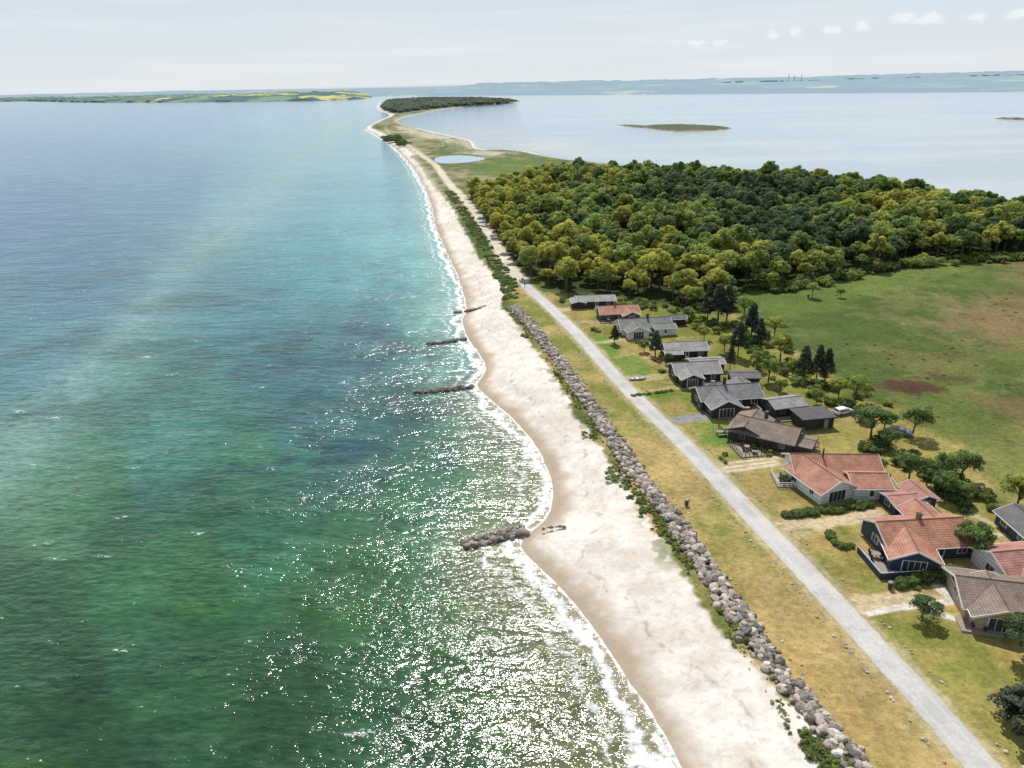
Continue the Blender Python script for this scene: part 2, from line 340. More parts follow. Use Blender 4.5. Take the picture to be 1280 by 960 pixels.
V=np.stack([X,Y,0*X],1);Fc=gridfaces(len(rows),len(s))
m,nt,N,L,B=newmat("sea_water")
ca=ND(nt,'ShaderNodeAttribute',attribute_name='col');da=ND(nt,'ShaderNodeAttribute',attribute_name='shore');cl=ND(nt,'ShaderNodeAttribute',attribute_name='calm').outputs['Fac']
geo=ND(nt,'ShaderNodeNewGeometry').outputs['Position']
def mapd(rot,sc):
    mp=ND(nt,'ShaderNodeMapping');mp.inputs['Rotation'].default_value=(0,0,rot);mp.inputs['Scale'].default_value=sc;L.new(geo,mp.inputs['Vector']);return mp.outputs[0]
w1=noise(nt,mapd(.45,(.16,.42,1)),1,2,.5);w2=noise(nt,mapd(.15,(.6,1.3,1)),1,3,.55);w3=noise(nt,mapd(.7,(3,4,1)),1,2,.5);w4=noise(nt,mapd(.3,(.05,.09,1)),1,2,.5)
h=mth(nt,'ADD',mth(nt,'MULTIPLY',w1,.95),mth(nt,'ADD',mth(nt,'MULTIPLY',w2,.5),mth(nt,'MULTIPLY',w3,.035)))
h=mth(nt,'MULTIPLY',h,mrange(nt,w4,.35,.65,.6,1.2))
bp=ND(nt,'ShaderNodeBump');bp.inputs['Distance'].default_value=.57;L.new(h,bp.inputs['Height'])
L.new(mrange(nt,cl,0,1,1.,.3),bp.inputs['Strength'])
L.new(bp.outputs[0],B.inputs['Normal'])
lg=noise(nt,mapd(.4,(.012,.03,1)),1,4,.6)
f=mth(nt,'MULTIPLY',mrange(nt,w2,.3,.7,.7,1.32,False),mrange(nt,w1,.3,.7,.84,1.17,False))  # base colour follows wave heights, painting ripple light and dark
f=mth(nt,'MULTIPLY',f,mrange(nt,lg,.3,.7,.9,1.1,False))
fm=nt.nodes.new('ShaderNodeMix');L.new(cl,fm.inputs[0]);L.new(f,fm.inputs[2]);fm.inputs[3].default_value=1.0
base=scalecol(nt,ca.outputs['Color'],mth(nt,'MULTIPLY',fm.outputs[0],.76))
d=da.outputs['Fac'];fn=noise(nt,geo,.8,5,.7);fn2=noise(nt,geo,.13,3,.6)
dd=mth(nt,'ADD',d,mth(nt,'MULTIPLY',mth(nt,'SUBTRACT',fn2,.5),8.))
band1=mth(nt,'SUBTRACT',1.,mth(nt,'MULTIPLY',mth(nt,'ABSOLUTE',mth(nt,'SUBTRACT',dd,1.8)),.45))
band2=mth(nt,'SUBTRACT',.6,mth(nt,'MULTIPLY',mth(nt,'ABSOLUTE',mth(nt,'SUBTRACT',dd,5.2)),.35))
edge=mth(nt,'SUBTRACT',1.,mth(nt,'MULTIPLY',mth(nt,'ABSOLUTE',d),1.0))
bb=mth(nt,'MAXIMUM',mth(nt,'MAXIMUM',band1,band2),edge);bb=mth(nt,'MAXIMUM',bb,0.)
near_=mth(nt,'LESS_THAN',d,14.)
foam=mrange(nt,mth(nt,'ADD',mth(nt,'MULTIPLY',bb,.42),fn),.64,.92,0,.9)
foam=mth(nt,'MULTIPLY',foam,mth(nt,'MULTIPLY',near_,mth(nt,'SUBTRACT',1.,cl)))
wc=mrange(nt,mth(nt,'ADD',w1,mth(nt,'MULTIPLY',noise(nt,mapd(.5,(1.2,2.6,1)),1,4,.7),.9)),1.2,1.28,0,.7)
wc=mth(nt,'MULTIPLY',wc,mth(nt,'SUBTRACT',1.,cl))
foam=mth(nt,'MAXIMUM',foam,wc)
L.new(mixc(nt,foam,base,(.8,.82,.82)),B.inputs['Base Color'])
L.new(mrange(nt,foam,0,1,.11,.7),B.inputs['Roughness']);B.inputs['IOR'].default_value=1.33
me=np_mesh("sea_water",V,Fc,[m],True);cattr(me,'col',np.clip(C,0,1));fattr(me,'shore',np.where(Y>1200,99,dw));fattr(me,'calm',calm)
link(bpy.data.objects.new("sea_water",me))
m=simple("pond_water",(.3,.4,.45),.08,.1,.05)
me=bpy.data.meshes.new("pond_water");me.from_pydata([(p[0],p[1],LZ+.03) for p in pond],[],[tuple(range(len(pond)))]);me.materials.append(m);link(bpy.data.objects.new("pond_water",me))
# ------------------------------------------------------------------ road
def ribbon(name,pl,w,z,mat,amp=.0):
    P=[np.array(p) for p in pl];vs=[];n=len(P)
    for i in range(n):
        t=P[min(i+1,n-1)]-P[max(i-1,0)];t/=np.linalg.norm(t);nn=np.array([-t[1],t[0]])
        for k in(-1,-.5,0,.5,1):
            ww=w/2*k+(random.uniform(-amp,amp) if abs(k)==1 else 0);q=P[i]+nn*ww;vs.append((q[0],q[1],z+(.05 if abs(k)<1 else 0)))
    me=np_mesh(name,vs,gridfaces(n,5),[mat],True)
    uv=me.uv_layers.new(name='UVMap');ar=np.zeros(len(me.loops)*2,np.float32);li=np.zeros(len(me.loops),np.int32);me.loops.foreach_get('vertex_index',li);ar[0::2]=(li%5)/4.;ar[1::2]=li//5;uv.data.foreach_set('uv',ar)
    if me.polygons[0].normal.z<0:me.flip_normals()
    return link(bpy.data.objects.new(name,me))
roadm,nt,N,L,B=newmat("bleached_asphalt")
geo=ND(nt,'ShaderNodeNewGeometry').outputs['Position'];a=noise(nt,geo,2.5,5,.7);b=noise(nt,geo,.25,4,.6)
c=mixc(nt,mrange(nt,b,.35,.65,0,1),(.54,.515,.475),(.42,.405,.375))
ux=ND(nt,'ShaderNodeSeparateXYZ');L.new(ND(nt,'ShaderNodeTexCoord').outputs['UV'],ux.inputs[0]);e_=mth(nt,'ABSOLUTE',mth(nt,'SUBTRACT',ux.outputs[0],.5))
c=mixc(nt,mrange(nt,mth(nt,'ADD',e_,mth(nt,'MULTIPLY',mth(nt,'SUBTRACT',a,.5),.3)),.42,.5,0,.7),c,(.42,.34,.2))
c=mixc(nt,mrange(nt,mth(nt,'ABSOLUTE',mth(nt,'SUBTRACT',e_,.24)),0,.09,.35,0),c,(.6,.58,.54))
L.new(scalecol(nt,c,mrange(nt,a,.3,.7,.85,1.12,False)),B.inputs['Base Color']);B.inputs['Roughness'].default_value=.9
ribbon("road",smooth(roadl,6),3.5,LZ+.012,roadm,.1)
# ------------------------------------------------------------------ foliage
def leafmat(name,stops,trans=.42):
    m,nt,N,L,B=newmat(name)
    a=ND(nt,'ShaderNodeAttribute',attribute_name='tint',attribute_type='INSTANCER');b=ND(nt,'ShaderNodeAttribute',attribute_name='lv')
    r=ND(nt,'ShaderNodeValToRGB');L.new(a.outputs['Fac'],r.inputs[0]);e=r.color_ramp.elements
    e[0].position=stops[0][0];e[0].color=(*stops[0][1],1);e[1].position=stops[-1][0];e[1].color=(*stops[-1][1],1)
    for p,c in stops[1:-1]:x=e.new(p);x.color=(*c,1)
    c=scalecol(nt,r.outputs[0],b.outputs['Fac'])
    L.new(c,B.inputs['Base Color']);B.inputs['Roughness'].default_value=.6;B.inputs['Specular IOR Level'].default_value=.25
    t=ND(nt,'ShaderNodeBsdfTranslucent');L.new(scalecol(nt,c,1.5),t.inputs[0])
    mx=ND(nt,'ShaderNodeMixShader');mx.inputs[0].default_value=trans;L.new(B.outputs[0],mx.inputs[1]);L.new(t.outputs[0],mx.inputs[2]);L.new(mx.outputs[0],N['Material Output'].inputs[0]);return m
leafM=leafmat("broadleaf_foliage",[(0,(.085,.135,.055)),(.35,(.16,.235,.07)),(.65,(.26,.325,.075)),(1,(.43,.42,.085))])
pineM=leafmat("conifer_foliage",[(0,(.055,.072,.045)),(1,(.11,.125,.07))],trans=.25)
farM=leafmat("haze_tinted_foliage",[(0,(.13,.18,.14)),(.35,(.18,.23,.16)),(1,(.25,.29,.17))],trans=.4)  # leaf colours paled to paint in aerial haze
barkM=simple("bark",(.12,.09,.07),.9,.3,6)
def leaves(cent,nor,size):
    n=len(cent);nor=nor/np.linalg.norm(nor,axis=1,keepdims=True);r=rng.normal(size=(n,3));t=np.cross(nor,r);t/=np.linalg.norm(t,axis=1,keepdims=True);bt=np.cross(nor,t)
    sz=size*(rng.random(n)*.7+.6);a=t*sz[:,None];b=bt*(sz*.65)[:,None]
    return np.stack([cent-a,cent-b*.9+a*.1,cent+a,cent+b],1).reshape(-1,3)
def tube(a,b,r1,r2,n=6):
    a=np.array(a,float);b=np.array(b,float);d=b-a;d/=np.linalg.norm(d);u=np.cross(d,[.3,.9,.1]);u/=np.linalg.norm(u);w=np.cross(d,u)
    th=np.arange(n)*2*math.pi/n;c=np.cos(th)[:,None]*u+np.sin(th)[:,None]*w
    V=np.concatenate([a+c*r1,b+c*r2]);Fq=[(i,(i+1)%n,n+(i+1)%n,n+i) for i in range(n)];return V,np.array(Fq)
def clumpleaves(cc,cr,per,flat=.8):
    P=[];Nn=[];lv=[]
    for c,r in zip(cc,cr):
        k=max(8,int(per));d=rng.normal(size=(k,3));d/=np.linalg.norm(d,axis=1,keepdims=True);d[:,2]=np.where(d[:,2]<-.3,-d[:,2],d[:,2])
        rr=r*(.65+.45*rng.random(k)**.7);P.append(c+d*rr[:,None]*np.array([1,1,flat]));Nn.append(d+rng.normal(size=(k,3))*.45+np.array([0,0,.3]));lv.append(np.full(k,rng.uniform(.65,1.3))*rng.uniform(.7,1.3,k))
    return np.concatenate(P),np.concatenate(Nn),np.concatenate(lv)
def treemesh(name,h,cr,kind='broad',nc=34,per=75,lsz=.33,trunk=True):
    TV=[];TF=[];o=0
    def addt(a,b,r1,r2):
        nonlocal o
        v,f=tube(a,b,r1,r2);TV.append(v);TF.append(f+o);o+=len(v)
    cc=[];crr=[]
    if kind=='broad':
        cz=h*.6;rz=h*.4;lean=rng.normal(size=2)*.04*h
        for i in range(nc):
            d=rng.normal(size=3);d/=np.linalg.norm(d);d[2]=abs(d[2])*1.05-.28;q=.5+.42*rng.random()
            c=np.array([lean[0]+d[0]*cr*q,lean[1]+d[1]*cr*q,cz+d[2]*rz*q]);cc.append(c);crr.append(cr*rng.uniform(.2,.34))
        if trunk:
            addt((0,0,-.1),(lean[0]*.5,lean[1]*.5,h*.35),h*.03,h*.022);addt((lean[0]*.5,lean[1]*.5,h*.35),(lean[0],lean[1],h*.8),h*.022,h*.006)
            for c in cc[:12]:addt((lean[0]*.5,lean[1]*.5,h*rng.uniform(.25,.5)),c,h*.012,h*.004)
    elif kind=='pine':
        for i in range(nc):
            t=(i+.5)/nc;z=h*(.28+.7*t);rad=cr*(1-t**1.6)*.9+.15;a=i*2.4+rng.random();q=rng.uniform(.45,1)
            c=np.array([math.cos(a)*rad*q,math.sin(a)*rad*q,z]);cc.append(c);crr.append(cr*rng.uniform(.26,.4)*(1.15-.5*t))
        addt((0,0,-.1),(0,0,h*.5),h*.022,h*.016);addt((0,0,h*.5),(0,0,h*.97),h*.016,h*.004)
        for c in cc[::2]:addt((0,0,c[2]-.4),c,h*.006,h*.003)
    else:
        for i in range(nc):
            d=rng.normal(size=3);d/=np.linalg.norm(d);q=.4+.45*rng.random();cc.append(np.array([d[0]*cr*q,d[1]*cr*q,abs(d[2])*h*.62*q+h*.22]));crr.append(min(cr,h)*rng.uniform(.25,.4))
        for c in cc[:4]:addt((0,0,-.1),c,.05,.02)
    P,Nn,lv=clumpleaves(cc,crr,per);LV=leaves(P,Nn,lsz);LF=np.arange(len(LV)).reshape(-1,4)
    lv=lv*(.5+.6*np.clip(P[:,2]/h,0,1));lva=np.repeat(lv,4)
    TVv=np.concatenate(TV);TFf=np.concatenate(TF);V=np.concatenate([LV,TVv]);Fa=np.concatenate([LF,TFf+len(LV)]);lva=np.concatenate([lva,np.ones(len(TVv))])
    me=np_mesh(name,V,Fa,[pineM if kind=='pine' else leafM,barkM])
    mi=np.zeros(len(Fa),np.int32);mi[len(LF):]=1;me.polygons.foreach_set('material_index',mi);fattr(me,'lv',lva);return me
def protocol(name,meshes):
    c=bpy.data.collections.new(name)
    for i,me in enumerate(meshes):
        o=bpy.data.objects.new("%s_%02d"%(name,i),me);c.objects.link(o)
    return c
broad=[treemesh("broadleaf_tree_mesh",10,random.uniform(3.3,4.5),'broad',28+i*2,66,.38) for i in range(7)]
fine=[treemesh("garden_tree_mesh",7,random.uniform(2.6,3.4),'broad',34,110,.2) for i in range(4)]
pine=[treemesh("pine_tree_mesh",10,random.uniform(2.1,2.8),'pine',36,90,.27) for i in range(4)]
shrub=[treemesh("shrub_mesh",1.3,1.0,'shrub',12,55,.13) for i in range(4)]
farT=[me.copy() for me in broad[:3]]
for me in farT:me.materials[0]=farM
broadC=protocol("woodland_tree",broad);shrubC=protocol("shrub_plant",shrub);farC=protocol("distant_tree",farT)
def scatter(name,pts,rot,scl,idx,tint,coll,mat=None):
    me=bpy.data.meshes.new(name);n=len(pts);me.vertices.add(n);me.vertices.foreach_set('co',np.asarray(pts,np.float32).ravel())
    a=me.attributes.new('rot','FLOAT_VECTOR','POINT');a.data.foreach_set('vector',np.asarray(rot,np.float32).ravel())
    a=me.attributes.new('scl','FLOAT_VECTOR','POINT');a.data.foreach_set('vector',np.asarray(scl,np.float32).ravel())
    a=me.attributes.new('pick','INT','POINT');a.data.foreach_set('value',np.asarray(idx,np.int32))
    fattr(me,'tint',tint)
    o=link(bpy.data.objects.new(name,me));ng=bpy.data.node_groups.new(name+"_scatter",'GeometryNodeTree')
    ng.interface.new_socket('Geometry',in_out='INPUT',socket_type='NodeSocketGeometry');ng.interface.new_socket('Geometry',in_out='OUTPUT',socket_type='NodeSocketGeometry')
    gi=ng.nodes.new('NodeGroupInput');go=ng.nodes.new('NodeGroupOutput');ip=ng.nodes.new('GeometryNodeInstanceOnPoints');ci=ng.nodes.new('GeometryNodeCollectionInfo')
    ci.inputs['Collection'].default_value=coll;ci.inputs['Separate Children'].default_value=True;ci.inputs['Reset Children'].default_value=True
    def na_(nm,t):
        q=ng.nodes.new('GeometryNodeInputNamedAttribute');q.data_type=t;q.inputs['Name'].default_value=nm;return [s_ for s_ in q.outputs if s_.enabled and s_.name=='Attribute'][0]
    lk=ng.links.new;lk(gi.outputs[0],ip.inputs['Points']);lk(ci.outputs[0],ip.inputs['Instance']);ip.inputs['Pick Instance'].default_value=True
    lk(na_('pick','INT'),ip.inputs['Instance Index']);lk(na_('rot','FLOAT_VECTOR'),ip.inputs['Rotation']);lk(na_('scl','FLOAT_VECTOR'),ip.inputs['Scale'])
    lk(ip.outputs[0],go.inputs[0]);md=o.modifiers.new("scatter",'NODES');md.node_group=ng;return o
def pts_in(poly,sp,jit=.45):
    P=np.array(poly);x0,y0=P.min(0);x1,y1=P.max(0);gx,gy=np.meshgrid(np.arange(x0,x1,sp),np.arange(y0,y1,sp));gx=gx.ravel()+rng.uniform(-jit,jit,gx.size)*sp;gy=gy.ravel()+rng.uniform(-jit,jit,gy.size)*sp
    k=inside(gx,gy,poly);return gx[k],gy[k]
def rz3(n,tilt=.06):return np.stack([rng.normal(size=n)*tilt,rng.normal(size=n)*tilt,rng.uniform(0,6.28,n)],1)
fx,fy=pts_in(forestp,6.0);k=fx<650;fx=fx[k];fy=fy[k];n=len(fx)
edge=pdist(fx,fy,forestp,True);hn=fbm(fx*.03,fy*.03);sc=(.68+.62*hn+rng.uniform(-.24,.3,n))*(.78+.3*np.clip(edge/25,0,1))
tint=np.clip(.36+(fbm(fx*.018+4,fy*.018)-.5)*1.7+rng.normal(size=n)*.26+.38*np.exp(-edge/16)+.22*sst(60,20,fx-fy*.05),0.0,1)
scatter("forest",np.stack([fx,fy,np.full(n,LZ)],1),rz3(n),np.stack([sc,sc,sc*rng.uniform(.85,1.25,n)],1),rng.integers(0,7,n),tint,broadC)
pp=GS([(478,137),(492,142),(525,138),(560,134),(610,131),(645,128),(600,124),(530,124),(485,127)],LZ);fx,fy=pts_in(pp,15);n=len(fx)
if n>7000:
    k=rng.random(n)<7000/n;fx=fx[k];fy=fy[k];n=len(fx)
scatter("distant_woodland",np.stack([fx,fy,np.full(n,LZ-1)],1),rz3(n),np.stack([np.full(n,2.4),np.full(n,2.4),rng.uniform(.7,1.4,n)],1),rng.integers(0,3,n),rng.uniform(0,.8,n),farC)
def along(pl,n,w,off=0):
    P=np.array(pl,float);sg=np.linalg.norm(np.diff(P,axis=0),axis=1);cum=np.concatenate([[0],np.cumsum(sg)]);t=rng.uniform(0,cum[-1],n);i=np.clip(np.searchsorted(cum,t)-1,0,len(sg)-1);f=((t-cum[i])/sg[i])[:,None];q=P[i]*(1-f)+P[i+1]*f
    d=(P[i+1]-P[i])/sg[i][:,None];nn=np.stack([-d[:,1],d[:,0]],1);return q+nn*(rng.uniform(-w,w,n)+off)[:,None],t/cum[-1]
dn=GS([(642,374),(637,360),(624,336),(606,308),(591,282),(576,258),(562,240)],LZ)
q,t=along(dn,620,2.6);k=fbm(q[:,0]*.12,q[:,1]*.12)>.40;q=q[k];n=len(q);sc=rng.uniform(.35,1.1,n)
scatter("dune_scrub",np.c_[q,np.full(n,LZ-.2)],rz3(n),np.stack([sc*1.1,sc*1.1,sc*.8],1),rng.integers(0,4,n),rng.uniform(.2,.65,n),shrubC)
q,t=along(GS([(505,183),(495,178),(487,172)],LZ),60,10);n=len(q);sc=rng.uniform(2,4,n)
scatter("spit_thicket",np.c_[q,np.full(n,LZ-.1)],rz3(n),np.stack([sc*1.2,sc*1.2,sc],1),rng.integers(0,4,n),rng.uniform(0.05,.35,n),shrubC)
cl=[]
for (a,b,nn_,r) in [(780,605,22,2.2),(800,622,14,1.6),(826,650,50,2.2),(838,672,36,1.8),(815,640,16,2),(905,768,16,1.2),(935,802,18,1.2),(1022,935,30,1.8),(1035,958,18,1.4),(700,470,8,1.4),(740,545,6,1),(872,712,8,1),(790,580,8,1),(655,420,8,1)]:
    g=G(a,b,LZ)
    for i in range(nn_):
        v=random.gauss(0,r*1.1);cl.append((g[0]+random.gauss(0,r*.45)-.45*v,g[1]+v))
cl=np.array(cl);n=len(cl);sc=rng.uniform(.25,.7,n)
scatter("beach_shrub",np.c_[cl,np.full(n,LZ-.15)],rz3(n),np.stack([sc,sc,sc*.8],1),rng.integers(0,4,n),rng.uniform(.25,.75,n),shrubC)
q,t=along(rockline,700,1.2,0);q2,_=along(rockline,700,.6,2.4);q=np.concatenate([q,q2]);k=fbm(q[:,0]*.2+3,q[:,1]*.2)>.52;q=q[k];n=len(q);sc=rng.uniform(.12,.35,n)
scatter("revetment_grass",np.c_[q,LZ+.1+.3*rng.random(n)],rz3(n),np.stack([sc,sc,sc],1),rng.integers(0,4,n),rng.uniform(.45,.9,n),shrubC)
# ------------------------------------------------------------------ boulders
m,nt,N,L,B=newmat("boulder_stone")
a=ND(nt,'ShaderNodeAttribute',attribute_name='tint',attribute_type='INSTANCER');r=ND(nt,'ShaderNodeValToRGB');L.new(a.outputs['Fac'],r.inputs[0]);e=r.color_ramp.elements
e[0].color=(.12,.105,.09,1);e[1].color=(.6,.54,.46,1);x=e.new(.35);x.color=(.28,.24,.2,1);x=e.new(.7);x.color=(.41,.33,.26,1)
tc=ND(nt,'ShaderNodeTexCoord').outputs['Object'];L.new(scalecol(nt,r.outputs[0],mrange(nt,noise(nt,tc,3,4,.6),.3,.7,.65,1.3,False)),B.inputs['Base Color']);B.inputs['Roughness'].default_value=.85
rockM=m
import bmesh
from mathutils import noise as mn
def rockmesh(i):
    bm=bmesh.new();bmesh.ops.create_icosphere(bm,subdivisions=2,radius=.5);o=Vector((i*7.3,1.1,0))
    for v in bm.verts:
        k=mn.noise(v.co*2.2+o)*.32+mn.noise(v.co*5+o)*.1;v.co*=1+k;v.co.z*=.78;v.co.x*=1.15
        for ax in range(3):v.co[ax]=max(-.46,min(.46,v.co[ax]))if ax<2 else max(-.33,min(.33,v.co[ax]))
    me=bpy.data.meshes.new("boulder_mesh");bm.to_mesh(me);me.materials.append(rockM);return me
rockC=protocol("boulder",[rockmesh(i) for i in range(6)])
def rocks(name,q,z,smin,smax,tmin=0,tmax=1,p=1.3):
    n=len(q);sc=smin+(smax-smin)*rng.random(n)**p
    scatter(name,np.c_[q,z],np.stack([rng.uniform(-.5,.5,n),rng.uniform(-.5,.5,n),rng.uniform(0,6.3,n)],1),np.stack([sc*rng.uniform(.8,1.25,n),sc,sc*rng.uniform(.75,1.1,n)],1),rng.integers(0,6,n),tmin+(tmax-tmin)*rng.random(n)**1.3,rockC)
q,t=along(rockline,4600,1.75);d=pdist(q[:,0],q[:,1],[tuple(p) for p in rockline]);wv=.55+1.5*fbm(q[:,0]*.22,q[:,1]*.22);k=(d<wv)|(rng.random(len(d))<.15);q=q[k];d=d[k];z=LZ-.02+(1-(d/1.8)**2)*.5*rng.uniform(.4,1,len(d))
rocks("boulder_revetment",q,z,.3,1.25,0,1,1.6)
for pl,nn_,w,dk in [(GS([(578,681),(600,676),(630,670),(656,664)],.1),140,1.0,.65),(GS([(516,491),(545,489),(575,486),(592,483)],.1),110,.5,.5),(GS([(532,430),(555,428),(582,424)],.1),80,.5,.5),(GS([(568,390),(590,388),(612,384),(632,379)],.3),100,.6,.6)]:
    q,t=along(pl,nn_,w);rocks("rock_groyne",q,rng.uniform(-.15,.35,len(q))+(.9*t if nn_==100 else .2*t),.45,1.3,0,dk)
q,t=along(GS([(678,660),(690,659),(706,658)],.9),16,.2);rocks("half_buried_rocks",q,np.full(len(q),.85),.3,.55,0,.4)
q,t=along(roadl,260,.25,-3.4);k=rng.random(len(q))<.35;q1=q[k];q,t=along(roadl,130,.3,3.3);q=np.concatenate([q1,q]);rocks("verge_stones",q,np.full(len(q),LZ+.05),.2,.45,.6,1)
q,t=along(rockline,340,3.2,0);rocks("loose_stones",q,np.full(len(q),LZ+.02),.15,.5,.2,1)
g=GS([(470,607),(340,530)],0);q=np.array([(a+random.gauss(0,.9),b+random.gauss(0,1.2)) for a,b in g for i in range(6)]);rocks("sea_rocks",q,np.full(len(q),-.3),.5,.95,0,.3)
# ------------------------------------------------------------------ houses
def tilemat(name,c1,c2,rough=.75):
    m,nt,N,L,B=newmat(name);uv=ND(nt,'ShaderNodeTexCoord').outputs['UV'];ob=ND(nt,'ShaderNodeNewGeometry').outputs['Position']
    bk=ND(nt,'ShaderNodeTexBrick');L.new(uv,bk.inputs['Vector']);bk.inputs['Color1'].default_value=(*c1,1);bk.inputs['Color2'].default_value=(*c2,1);bk.inputs['Mortar'].default_value=(*[v*.4 for v in c1],1)
    bk.inputs['Scale'].default_value=1.;bk.inputs['Brick Width'].default_value=.34;bk.inputs['Row Height'].default_value=.4;bk.inputs['Mortar Size'].default_value=.03;bk.offset=0
    c=scalecol(nt,bk.outputs[0],mrange(nt,noise(nt,ob,.7,5,.65),.3,.7,.66,1.28,False));L.new(c,B.inputs['Base Color']);B.inputs['Roughness'].default_value=rough
    b=ND(nt,'ShaderNodeBump');b.inputs['Distance'].default_value=.04;L.new(bk.outputs['Fac'],b.inputs['Height']);b.invert=True;L.new(b.outputs[0],B.inputs['Normal']);return m
def boardmat(name,c,sc=5.):
    m,nt,N,L,B=newmat(name);tc=ND(nt,'ShaderNodeTexCoord').outputs['Object'];w=ND(nt,'ShaderNodeTexWave');w.wave_type='BANDS';w.bands_direction='Z';w.inputs['Scale'].default_value=sc;w.inputs['Distortion'].default_value=.3;L.new(tc,w.inputs['Vector'])
    c_=mixc(nt,w.outputs['Fac'],tuple(v*.7 for v in c),c);L.new(scalecol(nt,c_,mrange(nt,noise(nt,tc,1.5,4,.6),.3,.7,.85,1.12,False)),B.inputs['Base Color']);B.inputs['Roughness'].default_value=.75;return m
RED=tilemat("clay_tile_roof",(.55,.255,.155),(.45,.2,.125));PINK=tilemat("faded_red_tile_roof",(.52,.25,.195),(.46,.21,.165));GREY=tilemat("grey_sheet_roof",(.26,.25,.245),(.215,.21,.205));DGREY=tilemat("dark_felt_roof",(.155,.15,.155),(.13,.128,.13));BRN=tilemat("brown_tile_roof",(.3,.22,.165),(.25,.185,.145));LGREY=tilemat("fibre_cement_roof",(.37,.35,.325),(.31,.295,.275))
WHT=boardmat("white_render",(.82,.81,.78),.5);BLK=boardmat("black_boards",(.045,.038,.033));BLUE=boardmat("navy_boards",(.04,.06,.1));BEI=boardmat("yellow_brick",(.48,.4,.27));BRW=boardmat("brown_boards",(.13,.075,.05))
TW=simple("white_trim",(.8,.8,.78),.6,.05);TD=simple("dark_trim",(.04,.04,.045),.6,.1);TG=simple("grey_trim",(.3,.3,.3),.6,.1);WOOD=simple("weathered_decking",(.3,.25,.2),.85,.25,4);CHM=simple("chimney_brick",(.3,.13,.08),.9,.2,5)
GL,nt,N,L,B=newmat("window_glass");B.inputs['Roughness'].default_value=.06;nz=noise(nt,ND(nt,'ShaderNodeTexCoord').outputs['Object'],.8,2);L.new(mixc(nt,nz,(.02,.025,.03),(.07,.085,.1)),B.inputs['Base Color'])
def block(P,cx,cy,ang,Ln,Wd,hw,pitch,roof,wall,trim,oh=.45,win=True,zoff=0,gable_glass=False):
    M=Matrix.Translation((cx,cy,zoff))@Matrix.Rotation(math.radians(ang),4,'Z');tp=math.tan(math.radians(pitch));rise=Wd/2*tp;l=Ln/2;w=Wd/2
    vs=[(-l,-w,-.1),(l,-w,-.1),(l,w,-.1),(-l,w,-.1),(-l,-w,hw),(l,-w,hw),(l,w,hw),(-l,w,hw),(-l,0,hw+rise),(l,0,hw+rise)]
    P.add('walls',wall,[M@Vector(v) for v in vs],[(0,1,5,4),(2,3,7,6),(1,2,6,9,5),(3,0,4,8,7)])
    th=.14;lo=l+oh;yo=w+oh;ze=hw-oh*tp;sl=math.hypot(yo,rise+oh*tp)
    for sg in(-1,1):
        a=[(-lo,0,hw+rise+.03),(lo,0,hw+rise+.03),(lo,sg*yo,ze+.03),(-lo,sg*yo,ze+.03)];b=[(x,y,z+th) for x,y,z in a]
        v=[M@Vector(q) for q in a+b];fs=[(0,1,2,3),(4,5,6,7),(0,1,5,4),(1,2,6,5),(2,3,7,6),(3,0,4,7)]
        if sg<0:fs=[tuple(reversed(f)) for f in fs]
        uvt=[(0,0),(Ln+2*oh,0),(Ln+2*oh,sl),(0,sl)]
        if sg<0:uvt=uvt[::-1]
        P.add('roof',roof,v,fs,[[(0,0)]*4,uvt]+[[(0,0)]*4]*4)
        for ex in(-1,1):
            x0=ex*(lo+.003);x1=ex*(lo+.06);q=[(x0,0,hw+rise-.13),(x0,sg*yo,ze-.13),(x0,sg*yo,ze+.2),(x0,0,hw+rise+.2),(x1,0,hw+rise-.13),(x1,sg*yo,ze-.13),(x1,sg*yo,ze+.2),(x1,0,hw+rise+.2)]
            P.add('bargeboards',trim,[M@Vector(c) for c in q],[(0,1,2,3),(7,6,5,4),(0,4,5,1),(3,2,6,7),(1,5,6,2)])
        P.box('gutters',trim,(0,sg*(yo+.06),ze+.06),(2*lo,.1,.12),M)
    P.add('ridge_cap',roof,[M@Vector(c) for c in[(-lo,-.16,hw+rise+.13),(lo,-.16,hw+rise+.13),(lo,.16,hw+rise+.13),(-lo,.16,hw+rise+.13),(-lo,0,hw+rise+.27),(lo,0,hw+rise+.27)]],[(0,1,5,4),(2,3,4,5),(1,2,5),(3,0,4)])
    if win:
        n=max(1,int(Ln/3.2))
        for sg in(-1,1):
            for i in range(n):
                x=-l+Ln*(i+.5)/n;ww=1.4 if i%2 else 1.0
                if i==n//2 and sg==-1:
                    P.box('door',trim,(x,sg*(w+.03),1.02),(1.0,.06,2.04),M);P.box('window_glass',GL,(x,sg*(w+.045),1.3),(.7,.05,1.1),M)
                else:
                    P.box('window_frames',TW if trim is not TD else TG,(x,sg*(w+.02),1.45),(ww+.16,.06,1.16),M)
                    for k in(-1,1):P.box('window_glass',GL,(x+k*ww/4,sg*(w+.04),1.45),(ww/2-.06,.05,.98),M)
        for ex in(-1,1):
            ww=Wd*.5 if gable_glass else 1.6;hh=2.0 if gable_glass else 1.1;zc=1.15 if gable_glass else 1.45
            P.box('window_frames',TW if trim is not TD else TG,(ex*(l+.02),0,zc),(.06,ww+.2,hh+.16),M)
            nk=4 if gable_glass else 2
            for k in range(nk):P.box('window_glass',GL,(ex*(l+.04),-ww/2+ww*(k+.5)/nk,zc),(.05,ww/nk-.08,hh),M)
    return rise
def chimney(P,x,y,z0,z1,mat,s=.6):
    P.box('chimney',mat,(x,y,(z0+z1)/2),(s,s,z1-z0));P.box('chimney_cap',TD,(x,y,z1+.06),(s+.12,s+.12,.12))
